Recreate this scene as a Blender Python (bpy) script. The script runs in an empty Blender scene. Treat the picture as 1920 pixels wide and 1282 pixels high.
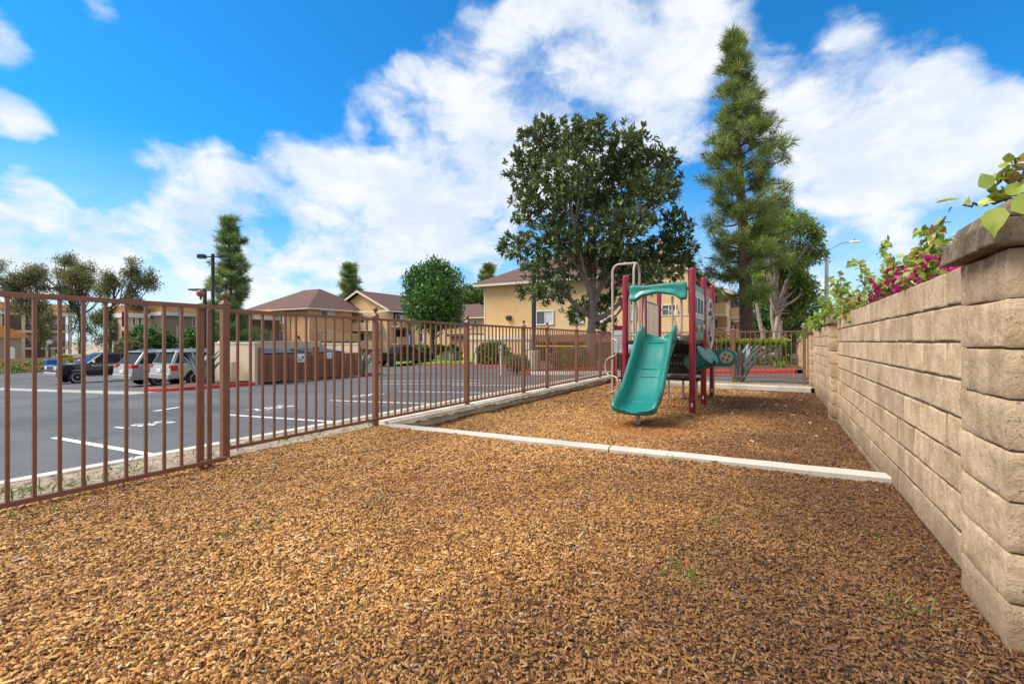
import bpy, bmesh, math, random
import numpy as np
from mathutils import Vector, Matrix, noise as mnoise
R = math.radians
rng = np.random.default_rng(7)
random.seed(7)
S = bpy.context.scene
COL = S.collection

# ------------------------------------------------------------------ camera
EYE = 1.1
YAW = math.atan2(495, 873)
SN, CS = math.sin(YAW), math.cos(YAW)
cd = bpy.data.cameras.new('camera'); cam = bpy.data.objects.new('camera', cd); COL.objects.link(cam)
cam.location = (0, 0, EYE); cam.rotation_euler = (R(90), 0, YAW)
cd.sensor_width = 36; cd.lens = 873 / 1920 * 36; cd.clip_start = .05; cd.clip_end = 3000
S.camera = cam

def at(px, py, Z):                      # the world point seen at a photograph pixel at depth Z
    X = (px - 960) / 873 * Z; H = (641 - py) / 873 * Z
    return Vector((CS * X - SN * Z, SN * X + CS * Z, EYE + H))
def depth_x(px, x):                     # depth at which a pixel column meets the plane x = const
    return x / (CS * (px - 960) / 873 - SN)
def depth_y(px, y):
    return y / (CS + SN * (px - 960) / 873)
def y_at(px, x): return at(px, 641, depth_x(px, x)).y
def x_at(px, y): return at(px, 641, depth_y(px, y)).x
def lot_z(x):
    return .038 + .04 * max(x, -45)
def on_lot(px, py, dz=0):
    lo, hi = 1.0, 400.0
    for _ in range(60):
        Z = (lo + hi) / 2; p = at(px, py, Z)
        if p.z > lot_z(p.x) + dz: lo = Z
        else: hi = Z
    return at(px, py, lo)

# ------------------------------------------------------------------ light
SUN_EL, SUN_AZ = 50, 236               # azimuth measured clockwise from +y
az, el = R(SUN_AZ), R(SUN_EL)
sun_dir = Vector((math.sin(az) * math.cos(el), math.cos(az) * math.cos(el), math.sin(el)))
sd = bpy.data.lights.new('sun', 'SUN'); sd.energy = 2.9; sd.angle = R(34); sd.color = (1, .93, .80)
so = bpy.data.objects.new('sun', sd); COL.objects.link(so)
so.rotation_euler = sun_dir.to_track_quat('Z', 'Y').to_euler(); so.location = (0, 0, 40)

W = bpy.data.worlds.new('World'); S.world = W; W.use_nodes = True
wn, wl = W.node_tree.nodes, W.node_tree.links
wn.clear()
class G:                                # tiny node helper
    def __init__(s, tree): s.n, s.l = tree.nodes, tree.links
    def node(s, t, **kw):
        x = s.n.new(t)
        for k, v in kw.items(): setattr(x, k, v)
        return x
    def put(s, sock, v):
        if isinstance(v, bpy.types.NodeSocket): s.l.new(v, sock)
        elif v is not None: sock.default_value = v
    def math(s, op, a, b=None, c=None, clamp=False):
        x = s.node('ShaderNodeMath', operation=op, use_clamp=clamp)
        s.put(x.inputs[0], a); s.put(x.inputs[1], b); s.put(x.inputs[2], c)
        return x.outputs[0]
    def vmath(s, op, a, b=None, out=0):
        x = s.node('ShaderNodeVectorMath', operation=op)
        s.put(x.inputs[0], a)
        if b is not None: s.put(x.inputs[1], b)
        return x.outputs['Value'] if op in ('DOT_PRODUCT', 'LENGTH') else x.outputs[0]
    def noise(s, vec, scale, detail=4, rough=.5, dist=0.0, out='Fac'):
        x = s.node('ShaderNodeTexNoise'); s.put(x.inputs['Vector'], vec)
        x.inputs['Scale'].default_value = scale; x.inputs['Detail'].default_value = detail
        x.inputs['Roughness'].default_value = rough; x.inputs['Distortion'].default_value = dist
        return x.outputs[out]
    def remap(s, v, a, b, c, d, smooth=False):
        x = s.node('ShaderNodeMapRange', interpolation_type='SMOOTHSTEP' if smooth else 'LINEAR')
        s.put(x.inputs['Value'], v)
        for i, q in zip(('From Min', 'From Max', 'To Min', 'To Max'), (a, b, c, d)): s.put(x.inputs[i], q)
        return x.outputs['Result']
    def mix(s, f, a, b, blend='MIX'):
        x = s.node('ShaderNodeMix', data_type='RGBA', blend_type=blend)
        s.put(x.inputs[0], f); s.put(x.inputs[6], a); s.put(x.inputs[7], b)
        return x.outputs[2]
    def ramp(s, f, stops):
        x = s.node('ShaderNodeValToRGB'); s.put(x.inputs[0], f)
        e = x.color_ramp.elements
        while len(e) < len(stops): e.new(.5)
        for q, (p, c) in zip(e, stops): q.position = p; q.color = (*c, 1)
        return x.outputs[0]
g = G(W.node_tree)
sky = g.node('ShaderNodeTexSky', sky_type='NISHITA', sun_disc=False, sun_elevation=el, sun_rotation=az)
sky.air_density = 1.0; sky.dust_density = .3; sky.ozone_density = 3.0
d = g.vmath('NORMALIZE', g.node('ShaderNodeTexCoord').outputs['Generated'])
sep = g.node('ShaderNodeSeparateXYZ'); g.put(sep.inputs[0], d)
up = sep.outputs[2]
# a cloud layer: direction projected on a flat sheet overhead, so that clouds shrink to the horizon
h = g.math('ADD', g.math('MAXIMUM', up, 0.0), .22)
cx = g.node('ShaderNodeCombineXYZ')
g.put(cx.inputs[0], g.math('DIVIDE', sep.outputs[0], h)); g.put(cx.inputs[1], g.math('DIVIDE', sep.outputs[1], h))
sheet = cx.outputs[0]
warp = g.noise(sheet, 2.2, 5, .55, 0, 'Color')
sheet2 = g.vmath('ADD', sheet, g.vmath('MULTIPLY', g.vmath('SUBTRACT', warp, (.5, .5, .5)), (.55, .55, 0)))
dome = g.vmath('MULTIPLY', d, (1, 1, 1.7))
dome = g.vmath('ADD', dome, g.vmath('MULTIPLY', g.vmath('SUBTRACT', g.noise(dome, 4.5, 5, .55, 0, 'Color'), (.5, .5, .5)), (.16, .16, .16)))
fine = g.noise(dome, 4.6, 9, .56)
broad = g.noise(sheet, .9, 2, .5)
# big cloud masses of this day: spots of sky (pixel direction of the photograph, angular radius)
CLOUDS = [  # px, py, radius px, weight
 (800, 250, 130, 1.0), (920, 200, 150, 1.1), (1060, 170, 140, 1.1), (1160, 230, 120, .9), (760, 175, 60, .6), (660, 160, 45, .4),
 (1040, 280, 120, .8), (1250, 60, 120, .42), (1050, 30, 100, .65), (1330, 20, 80, .45), (930, 10, 70, .4), (1330, 150, 120, .62), (1310, 70, 110, .3),
 (1530, 150, 110, .95), (1640, 190, 130, 1.1), (1760, 260, 130, 1.0), (1880, 290, 120, .95), (1560, 300, 90, .7), (1620, 340, 70, .5), (1470, 240, 60, .5),
 (1590, 40, 50, .35),
 (380, 390, 110, 1.0), (500, 390, 120, 1.1), (600, 420, 110, .9), (420, 440, 90, .7), (570, 300, 70, .6), (700, 430, 110, .7), (830, 430, 120, .65), (900, 470, 110, .5), (640, 240, 45, .35),
 (30, 440, 120, 1.0), (130, 450, 100, .9), (230, 440, 60, .6), (-60, 420, 150, .9), (30, 225, 55, .75), (20, 70, 65, .6), (190, 25, 50, .45), (60, 340, 35, .3), (-60, 60, 100, .5),
 (560, 520, 130, .55), (330, 520, 130, .6), (1580, 500, 130, .8), (700, 500, 150, .7), (480, 500, 110, .6), (950, 400, 90, .4), (1400, 330, 80, .3), (1720, 430, 90, .4), (60, 560, 160, .7), (820, 540, 140, .5), (1200, 380, 140, .3),
]
field = None
for (px, py, r, w) in CLOUDS:
    dv = (at(px, py, 1) - Vector((0, 0, EYE))).normalized()
    flat = math.hypot((px - 960) / 873, (641 - py) / 873)
    ang = (r / 873) / (1 + flat * flat) ** .8 * 1.25
    t = g.remap(g.vmath('DOT_PRODUCT', d, tuple(dv)), math.cos(ang * 1.15), 1.0, 0, w * .86)
    field = t if field is None else g.math('ADD', field, t)
seen = g.remap(g.vmath('DOT_PRODUCT', d, tuple((at(960, 420, 1) - Vector((0, 0, EYE))).normalized())), .42, .60, 1, 0, True)
elsewhere = g.math('MULTIPLY', g.remap(broad, .22, .48, .2, 1.1), seen)  # unseen cloud around the view, thickened to whiten ambient light and reflections
field = g.math('ADD', g.math('MINIMUM', field, 1.05), elsewhere)
wisp = g.noise(dome, 13.0, 7, .62)
cover = g.math('ADD', field, g.math('ADD', g.math('MULTIPLY', g.math('SUBTRACT', fine, .5), 2.7), g.math('MULTIPLY', g.math('SUBTRACT', wisp, .5), .55)))
cover = g.remap(cover, .36, 1.12, 0, 1, True)
low = g.math('MULTIPLY', g.remap(up, 0.0, .36, .80, 0.0, True), g.remap(fine, .3, .6, .55, 1.1))
cover = g.math('MAXIMUM', g.math('MULTIPLY', cover, .96), low)
blue = g.mix(1.0, sky.outputs[0], (.125, .80, 1.20, 1), 'MULTIPLY')
body = g.noise(dome, 6.5, 7, .6)
white = g.mix(g.remap(body, .35, .65, 0, 1, True), (4.2, 4.75, 5.5, 1), (5.6, 5.7, 5.8, 1))
bg = g.node('ShaderNodeBackground'); bg.inputs[1].default_value = .1
g.put(bg.inputs[0], g.mix(cover, blue, white))
wo = g.node('ShaderNodeOutputWorld'); wl.new(bg.outputs[0], wo.inputs[0])
S.view_settings.view_transform = 'Standard'; S.view_settings.look = 'None'
S.view_settings.exposure = 0.85; S.view_settings.gamma = 1; S.view_settings.use_curve_mapping = False
S.render.film_transparent = False
S.cycles.max_bounces = 6; S.cycles.transparent_max_bounces = 6

# ------------------------------------------------------------------ materials
def new_mat(name):
    m = bpy.data.materials.new(name); m.use_nodes = True
    t = m.node_tree; b = t.nodes['Principled BSDF']
    return m, G(t), b
def mat(name, c, rough=.6, var=.25, scale=6, bump=.15, bscale=None, metal=0, coat=0, tint=None, objrand=0, spec=.5, bdist=.01):
    m, q, b = new_mat(name)
    co = q.node('ShaderNodeTexCoord').outputs['Object']
    n = q.noise(co, scale, 6, .6)
    dark = tuple(x * (1 - var) for x in c) if tint is None else tint
    lite = tuple(min(1, x * (1 + var)) for x in c)
    col = q.mix(q.remap(n, .3, .7, 0, 1), (*dark, 1), (*lite, 1))
    if objrand:
        r = q.node('ShaderNodeObjectInfo').outputs['Random']
        k = q.remap(r, 0, 1, 1 - objrand, 1 + objrand)
        kc = q.node('ShaderNodeCombineColor')
        for i in range(3): q.put(kc.inputs[i], k)
        col = q.mix(1.0, col, kc.outputs[0], 'MULTIPLY')
    q.put(b.inputs['Base Color'], col)
    b.inputs['Roughness'].default_value = rough; b.inputs['Metallic'].default_value = metal
    b.inputs['Coat Weight'].default_value = coat; b.inputs['Specular IOR Level'].default_value = spec
    if bump:
        bp = q.node('ShaderNodeBump'); bp.inputs['Strength'].default_value = bump; bp.inputs['Distance'].default_value = bdist
        q.put(bp.inputs['Height'], q.noise(co, bscale or scale * 6, 5, .6)); q.put(b.inputs['Normal'], bp.outputs[0])
    return m
def leaf_mat(name, stops, rough=.45, trans=.25, back=None, spec=.5):
    m, q, b = new_mat(name)
    a = q.node('ShaderNodeAttribute', attribute_name='tone')
    col = q.ramp(a.outputs['Fac'], stops)
    if back:
        col = q.mix(q.node('ShaderNodeNewGeometry').outputs['Backfacing'], col, (*back, 1))
    q.put(b.inputs['Base Color'], col); b.inputs['Roughness'].default_value = rough; b.inputs['Specular IOR Level'].default_value = spec
    if trans:
        tr = q.node('ShaderNodeBsdfTranslucent'); q.put(tr.inputs[0], col)
        mx = q.node('ShaderNodeMixShader'); mx.inputs[0].default_value = trans
        q.l.new(b.outputs[0], mx.inputs[1]); q.l.new(tr.outputs[0], mx.inputs[2])
        q.l.new(mx.outputs[0], q.n['Material Output'].inputs[0])
    return m
M = {}
M['fence'] = mat('brown_fence_paint', (.205, .088, .047), .42, .12, 9, .05, 90)
M['concrete'] = mat('concrete', (.50, .46, .39), .85, .25, 3.5, .3, 60, tint=(.36, .31, .24))
M['kerb'] = mat('kerb_concrete', (.56, .515, .44), .85, .18, 2.5, .2, 50)
M['old_concrete'] = mat('stained_concrete', (.74, .68, .56), .9, .2, 2.2, .35, 40, tint=(.50, .43, .31))
M['gutter'] = mat('worn_gutter_concrete', (.40, .385, .35), .9, .3, 1.6, .3, 40, tint=(.22, .21, .19))
M['red_kerb'] = mat('red_kerb_paint', (.50, .03, .035), .55, .2, 5, .15, 60)
M['line'] = mat('white_road_paint', (.74, .74, .73), .7, .12, 14, .1)
M['dirt'] = mat('dry_dirt', (.40, .315, .225), .95, .35, 7, .8, 45, tint=(.22, .16, .11), bdist=.04)
M['soil'] = mat('bark_soil', (.11, .065, .04), .95, .4, 6, .6, 60, bdist=.03)
M['mortar'] = mat('mortar', (.14, .10, .072), .95, .25, 12, .4, 90)
M['maroon'] = mat('maroon_powder_coat', (.26, .007, .023), .36, .06, 5, .02, 120)
M['tan_tube'] = mat('tan_powder_coat', (.46, .36, .29), .35, .06, 8, .02, 120)
M['slide'] = mat('green_slide_plastic', (.013, .20, .165), .34, .14, 3, .03, 220, coat=.15)
M['green_panel'] = mat('green_panel_plastic', (.10, .22, .15), .45, .1, 9, .04, 120)
M['tan_panel'] = mat('tan_panel_plastic', (.54, .45, .36), .45, .07, 9, .03, 120)
M['dark_deck'] = mat('black_rubber_coating', (.012, .012, .013), .5, .2, 20, .1)
M['steel'] = mat('galvanised_steel', (.45, .46, .47), .4, .12, 10, .03, metal=.8)
M['black_pole'] = mat('black_pole_paint', (.022, .019, .02), .4, .2, 8, .03)
M['white_paint'] = mat('white_paint', (.78, .78, .76), .5, .06, 6, .03)
M['ink'] = mat('dark_ink', (.03, .03, .04), .6, .1, 9, 0)
M['blue_ink'] = mat('blue_sign_paint', (.02, .30, .70), .5, .05, 9, 0)
M['mortar_dark'] = mat('stained_mortar', (.085, .056, .037), .95, .25, 12, .4, 90)  # dark stained mortar, nearly flush in the wall joints
M['glass'] = mat('window_glass', (.055, .065, .075), .06, .3, .7, 0, spec=.9)
M['curtain'] = mat('pale_blind', (.55, .56, .57), .5, .12, 5, .05, spec=.6)
M['trim'] = mat('cream_trim', (.72, .62, .48), .7, .07, 3, .05)
M['white_trim'] = mat('white_fascia', (.74, .72, .68), .7, .07, 3, .05)
M['roof'] = mat('brown_shingles', (.130, .066, .050), .9, .25, 2.5, .5, 14, bdist=.05)
M['tile'] = mat('terracotta_tiles', (.52, .235, .075), .8, .3, 3, .6, 9, bdist=.05)
M['yellow_stucco'] = mat('yellow_stucco', (.68, .43, .20), .9, .07, .6, .25, 26)
M['tan_stucco'] = mat('orange_tan_stucco', (.60, .34, .165), .9, .08, .6, .25, 26)
M['tan_dark'] = mat('deep_tan_stucco', (.45, .25, .125), .9, .08, .6, .25, 26)
M['buff'] = mat('buff_stucco', (.64, .44, .24), .9, .07, .6, .25, 26)
M['grey_tan'] = mat('grey_tan_stucco', (.33, .26, .195), .9, .09, .5, .25, 20)
M['beige'] = mat('beige_stucco', (.58, .48, .36), .9, .07, .6, .2, 20)
M['cream_wall'] = mat('cream_block_paint', (.60, .47, .34), .85, .08, 1.5, .25, 22)
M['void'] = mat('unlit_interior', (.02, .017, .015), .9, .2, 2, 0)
M['wood_brown'] = mat('brown_painted_boards', (.25, .098, .050), .7, .2, 3, .25, 40)
M['stair'] = mat('dark_brown_stair_paint', (.10, .055, .042), .7, .2, 4, .1)
M['yellow'] = mat('yellow_paint', (.75, .50, .02), .45, .08, 6, .05)
M['blue_bin'] = mat('blue_plastic', (.015, .12, .42), .45, .1, 5, .05)
M['steel_blue'] = mat('dumpster_blue_paint', (.055, .085, .14), .5, .3, 3, .15)
M['util_green'] = mat('utility_green_paint', (.06, .12, .085), .55, .15, 4, .05)
M['tyre'] = mat('tyre_rubber', (.016, .016, .017), .75, .2, 12, .15)
M['alloy'] = mat('alloy_wheel', (.62, .62, .63), .25, .08, 6, 0, metal=.75)
M['car_black'] = mat('black_car_paint', (.008, .009, .012), .16, .1, 2, 0, coat=.6)
M['car_silver'] = mat('warm_silver_car_paint', (.40, .385, .355), .26, .04, 2, 0, metal=.3, coat=.5)
M['car_silver2'] = mat('cool_silver_car_paint', (.39, .395, .39), .26, .04, 2, 0, metal=.3, coat=.5)
M['car_white'] = mat('white_car_paint', (.72, .72, .72), .24, .04, 2, 0, coat=.5)
M['car_trim'] = mat('black_car_trim', (.02, .02, .021), .5, .2, 8, .03)
M['car_glass'] = mat('tinted_car_glass', (.026, .028, .031), .16, .2, 1.2, 0, spec=.25)
M['chrome'] = mat('chrome', (.72, .72, .73), .12, .04, 4, 0, metal=1)
M['car_glass'].node_tree.nodes['Principled BSDF'].inputs['IOR'].default_value = 1.22
M['tail'] = mat('red_lamp_lens', (.46, .010, .016), .15, .12, 9, 0, coat=.5)
M['lens'] = mat('clear_lamp_lens', (.62, .64, .66), .12, .1, 12, 0, coat=.5)
M['cone'] = mat('orange_red_plastic', (.60, .06, .025), .5, .1, 8, .03)
M['magnolia_bark'] = mat('grey_magnolia_bark', (.22, .175, .14), .95, .3, 5, .6, 22, bdist=.03)
M['pine_bark'] = mat('rusty_pine_bark', (.105, .062, .043), .95, .45, 6, .9, 15, bdist=.06)
M['oak_bark'] = mat('dark_bark', (.10, .075, .055), .95, .35, 5, .7, 18, bdist=.04)
M['pale_bark'] = mat('pale_peeling_bark', (.33, .27, .215), .95, .3, 4, .5, 15, bdist=.03)
M['stem'] = mat('woody_stem', (.13, .085, .05), .9, .25, 20, .2)
M['magnolia'] = leaf_mat('magnolia_leaves', [(0, (.09, .15, .055)), (.5, (.215, .345, .10)), (.9, (.40, .53, .18)), (1, (.58, .60, .14))], .25, .34, back=(0.105, 0.13, 0.055), spec=.6)
M['pine'] = leaf_mat('long_pine_needles', [(0, (.10, .14, .036)), (.55, (.23, .30, .070)), (1, (.40, .44, .11))], .5, .22)
M['pine_dark'] = leaf_mat('blue_green_pine_needles', [(0, (.12, .18, .065)), (.55, (.25, .35, .11)), (1, (.38, .45, .14))], .5, .35)
M['broad'] = leaf_mat('mid_green_leaves', [(0, (0.065, 0.134, 0.035)), (.6, (0.162, 0.281, 0.065)), (1, (0.432, 0.518, 0.097))], .42, .3)
M['broad_yellow'] = leaf_mat('yellow_green_leaves', [(0, (0.097, 0.162, 0.024)), (.5, (0.243, 0.324, 0.041)), (1, (0.551, 0.551, 0.081))], .42, .35)
M['olive'] = leaf_mat('grey_olive_leaves', [(0, (.10, .12, .055)), (.6, (.21, .235, .105)), (1, (.42, .37, .16))], .6, .3)
M['ficus'] = leaf_mat('dark_glossy_leaves', [(0, (0.035, 0.100, 0.026)), (.6, (0.090, 0.216, 0.051)), (1, (0.259, 0.410, 0.097))], .35, .25)
M['hedge'] = leaf_mat('hedge_leaves', [(0, (0.051, 0.109, 0.022)), (.55, (0.127, 0.237, 0.040)), (1, (0.491, 0.655, 0.055))], .45, .3)
M['bush'] = leaf_mat('olive_green_leaves', [(0, (0.070, 0.109, 0.039)), (.6, (0.166, 0.219, 0.070)), (1, (0.403, 0.420, 0.122))], .5, .3)
M['vine'] = leaf_mat('bougainvillea_leaves', [(0, (.085, .155, .026)), (.5, (.22, .32, .045)), (.93, (.46, .50, .075)), (.96, (.42, .40, .07)), (1, (.40, .20, .06))], .38, .35)
M['bract'] = leaf_mat('magenta_bracts', [(0, (.36, .006, .11)), (1, (.60, .02, .26))], .5, .35)
M['orange'] = leaf_mat('orange_blossom', [(0, (.75, .13, .02)), (1, (.85, .22, .04))], .5, .3)
M['grass'] = leaf_mat('grass_blades', [(0, (.07, .13, .02)), (1, (.20, .30, .05))], .5, .3)
M['lawn'] = mat('mown_lawn', (.115, .25, .018), .9, .25, 1.2, .6, 30, bdist=.04)
M['red_flower'] = leaf_mat('red_blossom', [(0, (.55, .05, .02)), (1, (.65, .12, .05))], .5, .3)
M['agave'] = leaf_mat('blue_agave_leaf', [(0, (.14, .21, .22)), (1, (.26, .35, .36))], .5, .05)

# asphalt, mulch, block and siding get their own node trees
m, q, b = new_mat('asphalt'); M['asphalt'] = m
co = q.node('ShaderNodeTexCoord').outputs['Object']
big = q.noise(co, .22, 4, .55, .4); mid = q.noise(co, 2.2, 6, .65); grit = q.noise(co, 70, 3, .6)
stretch = q.vmath('MULTIPLY', co, (.35, 2.2, 1)); streak = q.noise(stretch, .6, 5, .6)
v = q.math('ADD', q.math('MULTIPLY', big, .62), q.math('ADD', q.math('MULTIPLY', mid, .25), q.math('ADD', q.math('MULTIPLY', grit, .2), q.math('MULTIPLY', streak, .35))))
col = q.ramp(v, [(.42, (.034, .033, .034)), (.62, (.068, .067, .069)), (.85, (.125, .123, .125))])
vo = q.node('ShaderNodeTexVoronoi', feature='DISTANCE_TO_EDGE'); vo.inputs['Scale'].default_value = .22
q.put(vo.inputs['Vector'], q.vmath('ADD', co, q.vmath('MULTIPLY', q.noise(co, 1.2, 5, .6, 0, 'Color'), (1.6, 1.6, 0))))
oil = q.remap(q.noise(co, .55, 5, .7, .6), .62, .70, 0, .55, True)
col = q.mix(oil, col, (.040, .039, .041, 1))
crack = q.math('MULTIPLY', q.remap(vo.outputs['Distance'], .0, .006, 1, 0), q.remap(q.noise(co, .35, 2), .52, .6, 0, .75))
q.put(b.inputs['Base Color'], q.mix(crack, col, (.03, .03, .03, 1))); b.inputs['Roughness'].default_value = .82
bp = q.node('ShaderNodeBump'); bp.inputs['Strength'].default_value = .5; bp.inputs['Distance'].default_value = .01
q.put(bp.inputs['Height'], q.noise(co, 130, 3, .7)); q.put(b.inputs['Normal'], bp.outputs[0])

def near_wall_dark(q, pos):                       # bark turns darker and greyer towards the block wall
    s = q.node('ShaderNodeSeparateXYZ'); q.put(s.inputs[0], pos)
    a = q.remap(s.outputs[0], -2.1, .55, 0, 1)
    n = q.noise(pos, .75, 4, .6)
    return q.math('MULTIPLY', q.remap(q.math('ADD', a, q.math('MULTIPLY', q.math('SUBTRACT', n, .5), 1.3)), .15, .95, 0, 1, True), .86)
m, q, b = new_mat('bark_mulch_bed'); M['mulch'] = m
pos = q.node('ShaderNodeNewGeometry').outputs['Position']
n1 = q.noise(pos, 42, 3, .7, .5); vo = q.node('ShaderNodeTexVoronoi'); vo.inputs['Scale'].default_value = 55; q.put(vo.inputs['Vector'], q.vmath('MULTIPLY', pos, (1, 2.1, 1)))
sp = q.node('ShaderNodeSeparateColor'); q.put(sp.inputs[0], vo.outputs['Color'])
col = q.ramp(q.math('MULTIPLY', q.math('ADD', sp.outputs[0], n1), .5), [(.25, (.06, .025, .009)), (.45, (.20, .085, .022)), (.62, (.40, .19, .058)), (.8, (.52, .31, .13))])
col = q.mix(near_wall_dark(q, pos), col, q.mix(1.0, col, (.26, .22, .235, 1), 'MULTIPLY'))
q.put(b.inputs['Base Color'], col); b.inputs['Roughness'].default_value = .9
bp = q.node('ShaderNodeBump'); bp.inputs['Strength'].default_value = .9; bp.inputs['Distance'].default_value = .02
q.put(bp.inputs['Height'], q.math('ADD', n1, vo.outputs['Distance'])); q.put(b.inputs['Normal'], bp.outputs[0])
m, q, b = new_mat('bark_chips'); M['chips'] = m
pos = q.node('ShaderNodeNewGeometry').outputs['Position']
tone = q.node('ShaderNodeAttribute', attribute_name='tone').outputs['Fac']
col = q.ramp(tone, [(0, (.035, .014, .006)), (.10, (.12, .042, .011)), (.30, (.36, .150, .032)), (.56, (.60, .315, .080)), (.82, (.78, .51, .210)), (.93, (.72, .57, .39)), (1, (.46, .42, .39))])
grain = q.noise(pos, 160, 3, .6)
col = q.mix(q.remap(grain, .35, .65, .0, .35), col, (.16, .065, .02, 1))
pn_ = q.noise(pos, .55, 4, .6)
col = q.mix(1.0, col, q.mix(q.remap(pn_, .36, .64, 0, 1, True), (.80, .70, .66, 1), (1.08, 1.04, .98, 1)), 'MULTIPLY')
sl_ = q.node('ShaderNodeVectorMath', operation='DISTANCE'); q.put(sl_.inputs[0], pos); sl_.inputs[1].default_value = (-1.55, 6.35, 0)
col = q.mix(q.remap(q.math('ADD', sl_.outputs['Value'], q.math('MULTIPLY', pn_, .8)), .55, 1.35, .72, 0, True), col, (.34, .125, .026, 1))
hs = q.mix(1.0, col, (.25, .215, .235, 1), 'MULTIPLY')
q.put(b.inputs['Base Color'], q.mix(near_wall_dark(q, pos), col, hs)); b.inputs['Roughness'].default_value = .72

def block_mat(name, base, dark, rand):
    m, q, b = new_mat(name)
    co = q.node('ShaderNodeTexCoord').outputs['Object']
    oi = q.node('ShaderNodeObjectInfo'); rnd = oi.outputs['Random']
    off = q.node('ShaderNodeCombineXYZ'); q.put(off.inputs[0], q.math('MULTIPLY', rnd, 37.0)); q.put(off.inputs[1], q.math('MULTIPLY', rnd, 91.0))
    p = q.vmath('ADD', co, off.outputs[0])
    big = q.noise(p, 5, 5, .6); streak = q.noise(q.vmath('MULTIPLY', p, (9, 9, 1.3)), 2.4, 4, .6); pit = q.noise(p, 55, 4, .65)
    f = q.math('ADD', q.math('MULTIPLY', big, .72), q.math('MULTIPLY', streak, .28))
    col = q.mix(q.remap(f, .36, .60, 0, 1, True), (*dark, 1), (*base, 1))
    col = q.mix(q.remap(pit, .64, .74, 0, .7), col, (.10, .07, .05, 1))
    wp_ = q.node('ShaderNodeNewGeometry').outputs['Position']; ws = q.node('ShaderNodeSeparateXYZ'); q.put(ws.inputs[0], wp_)
    sn = q.noise(q.vmath('MULTIPLY', wp_, (1, 1, .45)), 2.6, 6, .65)
    splash = q.math('MULTIPLY', q.remap(q.math('SUBTRACT', ws.outputs[2], q.math('MULTIPLY', sn, .45)), -.25, .12, .75, 0, True), 1.0)
    col = q.mix(splash, col, (.20, .125, .07, 1))
    col = q.mix(q.remap(sn, .55, .72, 0, .5, True), col, tuple(min(1, x * 1.25 + .06) for x in base) + (1,))
    col = q.mix(q.remap(q.noise(wp_, 1.7, 5, .6), .56, .72, 0, .55, True), col, tuple(x * .62 for x in dark) + (1,))
    k = q.remap(rnd, 0, 1, 1 - rand, 1 + rand); kc = q.node('ShaderNodeCombineColor')
    for i in range(3): q.put(kc.inputs[i], k)
    q.put(b.inputs['Base Color'], q.mix(1.0, col, kc.outputs[0], 'MULTIPLY')); b.inputs['Roughness'].default_value = .92
    bp = q.node('ShaderNodeBump'); bp.inputs['Strength'].default_value = .9; bp.inputs['Distance'].default_value = .016
    q.put(bp.inputs['Height'], q.math('SUBTRACT', q.math('ADD', q.math('MULTIPLY', big, .4), q.noise(p, 26, 6, .7)), q.remap(pit, .62, .75, 0, .8))); q.put(b.inputs['Normal'], bp.outputs[0])
    return m
M['block'] = block_mat('slump_block', (.62, .445, .285), (.42, .285, .17), .14)
M['block_pillar'] = block_mat('rough_slump_block', (.62, .45, .29), (.42, .29, .17), .10)
M['block_cap'] = block_mat('weathered_cap_block', (.28, .215, .14), (.12, .085, .05), .14)
def siding_mat(name, c):
    m, q, b = new_mat(name)
    s = q.node('ShaderNodeSeparateXYZ'); q.put(s.inputs[0], q.node('ShaderNodeNewGeometry').outputs['Position'])
    f = q.math('FRACT', q.math('MULTIPLY', s.outputs[2], 5.0))
    n = q.noise(q.node('ShaderNodeTexCoord').outputs['Object'], .8, 4)
    col = q.mix(n, tuple(x * .93 for x in c) + (1,), tuple(x * 1.05 for x in c) + (1,))
    q.put(b.inputs['Base Color'], col); b.inputs['Roughness'].default_value = .85
    bp = q.node('ShaderNodeBump'); bp.inputs['Strength'].default_value = 1; bp.inputs['Distance'].default_value = .05
    q.put(bp.inputs['Height'], q.math('SUBTRACT', 1.0, f)); q.put(b.inputs['Normal'], bp.outputs[0])
    return m
M['siding'] = siding_mat('tan_lap_siding', (.62, .42, .21))

# ------------------------------------------------------------------ mesh helpers
def link(name, me, m=None, parent=None):
    o = bpy.data.objects.new(name, me); COL.objects.link(o)
    if m is not None and me is not None and not me.materials: me.materials.append(M[m] if isinstance(m, str) else m)
    if parent is not None: o.parent = parent
    return o
def tag(o, label=None, cat=None, group=None, kind=None):
    if label: o['label'] = label
    if cat: o['category'] = cat
    if group: o['group'] = group
    if kind: o['kind'] = kind
    return o
def thing(name, label, cat, loc=(0, 0, 0), rz=0.0, group=None):
    o = bpy.data.objects.new(name, None); COL.objects.link(o); o.empty_display_size = .2
    o.location = loc; o.rotation_euler = (0, 0, rz)
    return tag(o, label, cat, group)
def kids(o): return [c for c in bpy.data.objects if c.parent == o]
def copy_tree(o, parent=None, everything=None):
    everything = everything or list(bpy.data.objects)
    c = o.copy(); COL.objects.link(c)
    if parent is not None: c.parent = parent
    for ch in everything:
        if ch.parent == o: copy_tree(ch, c, everything)
    return c
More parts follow.
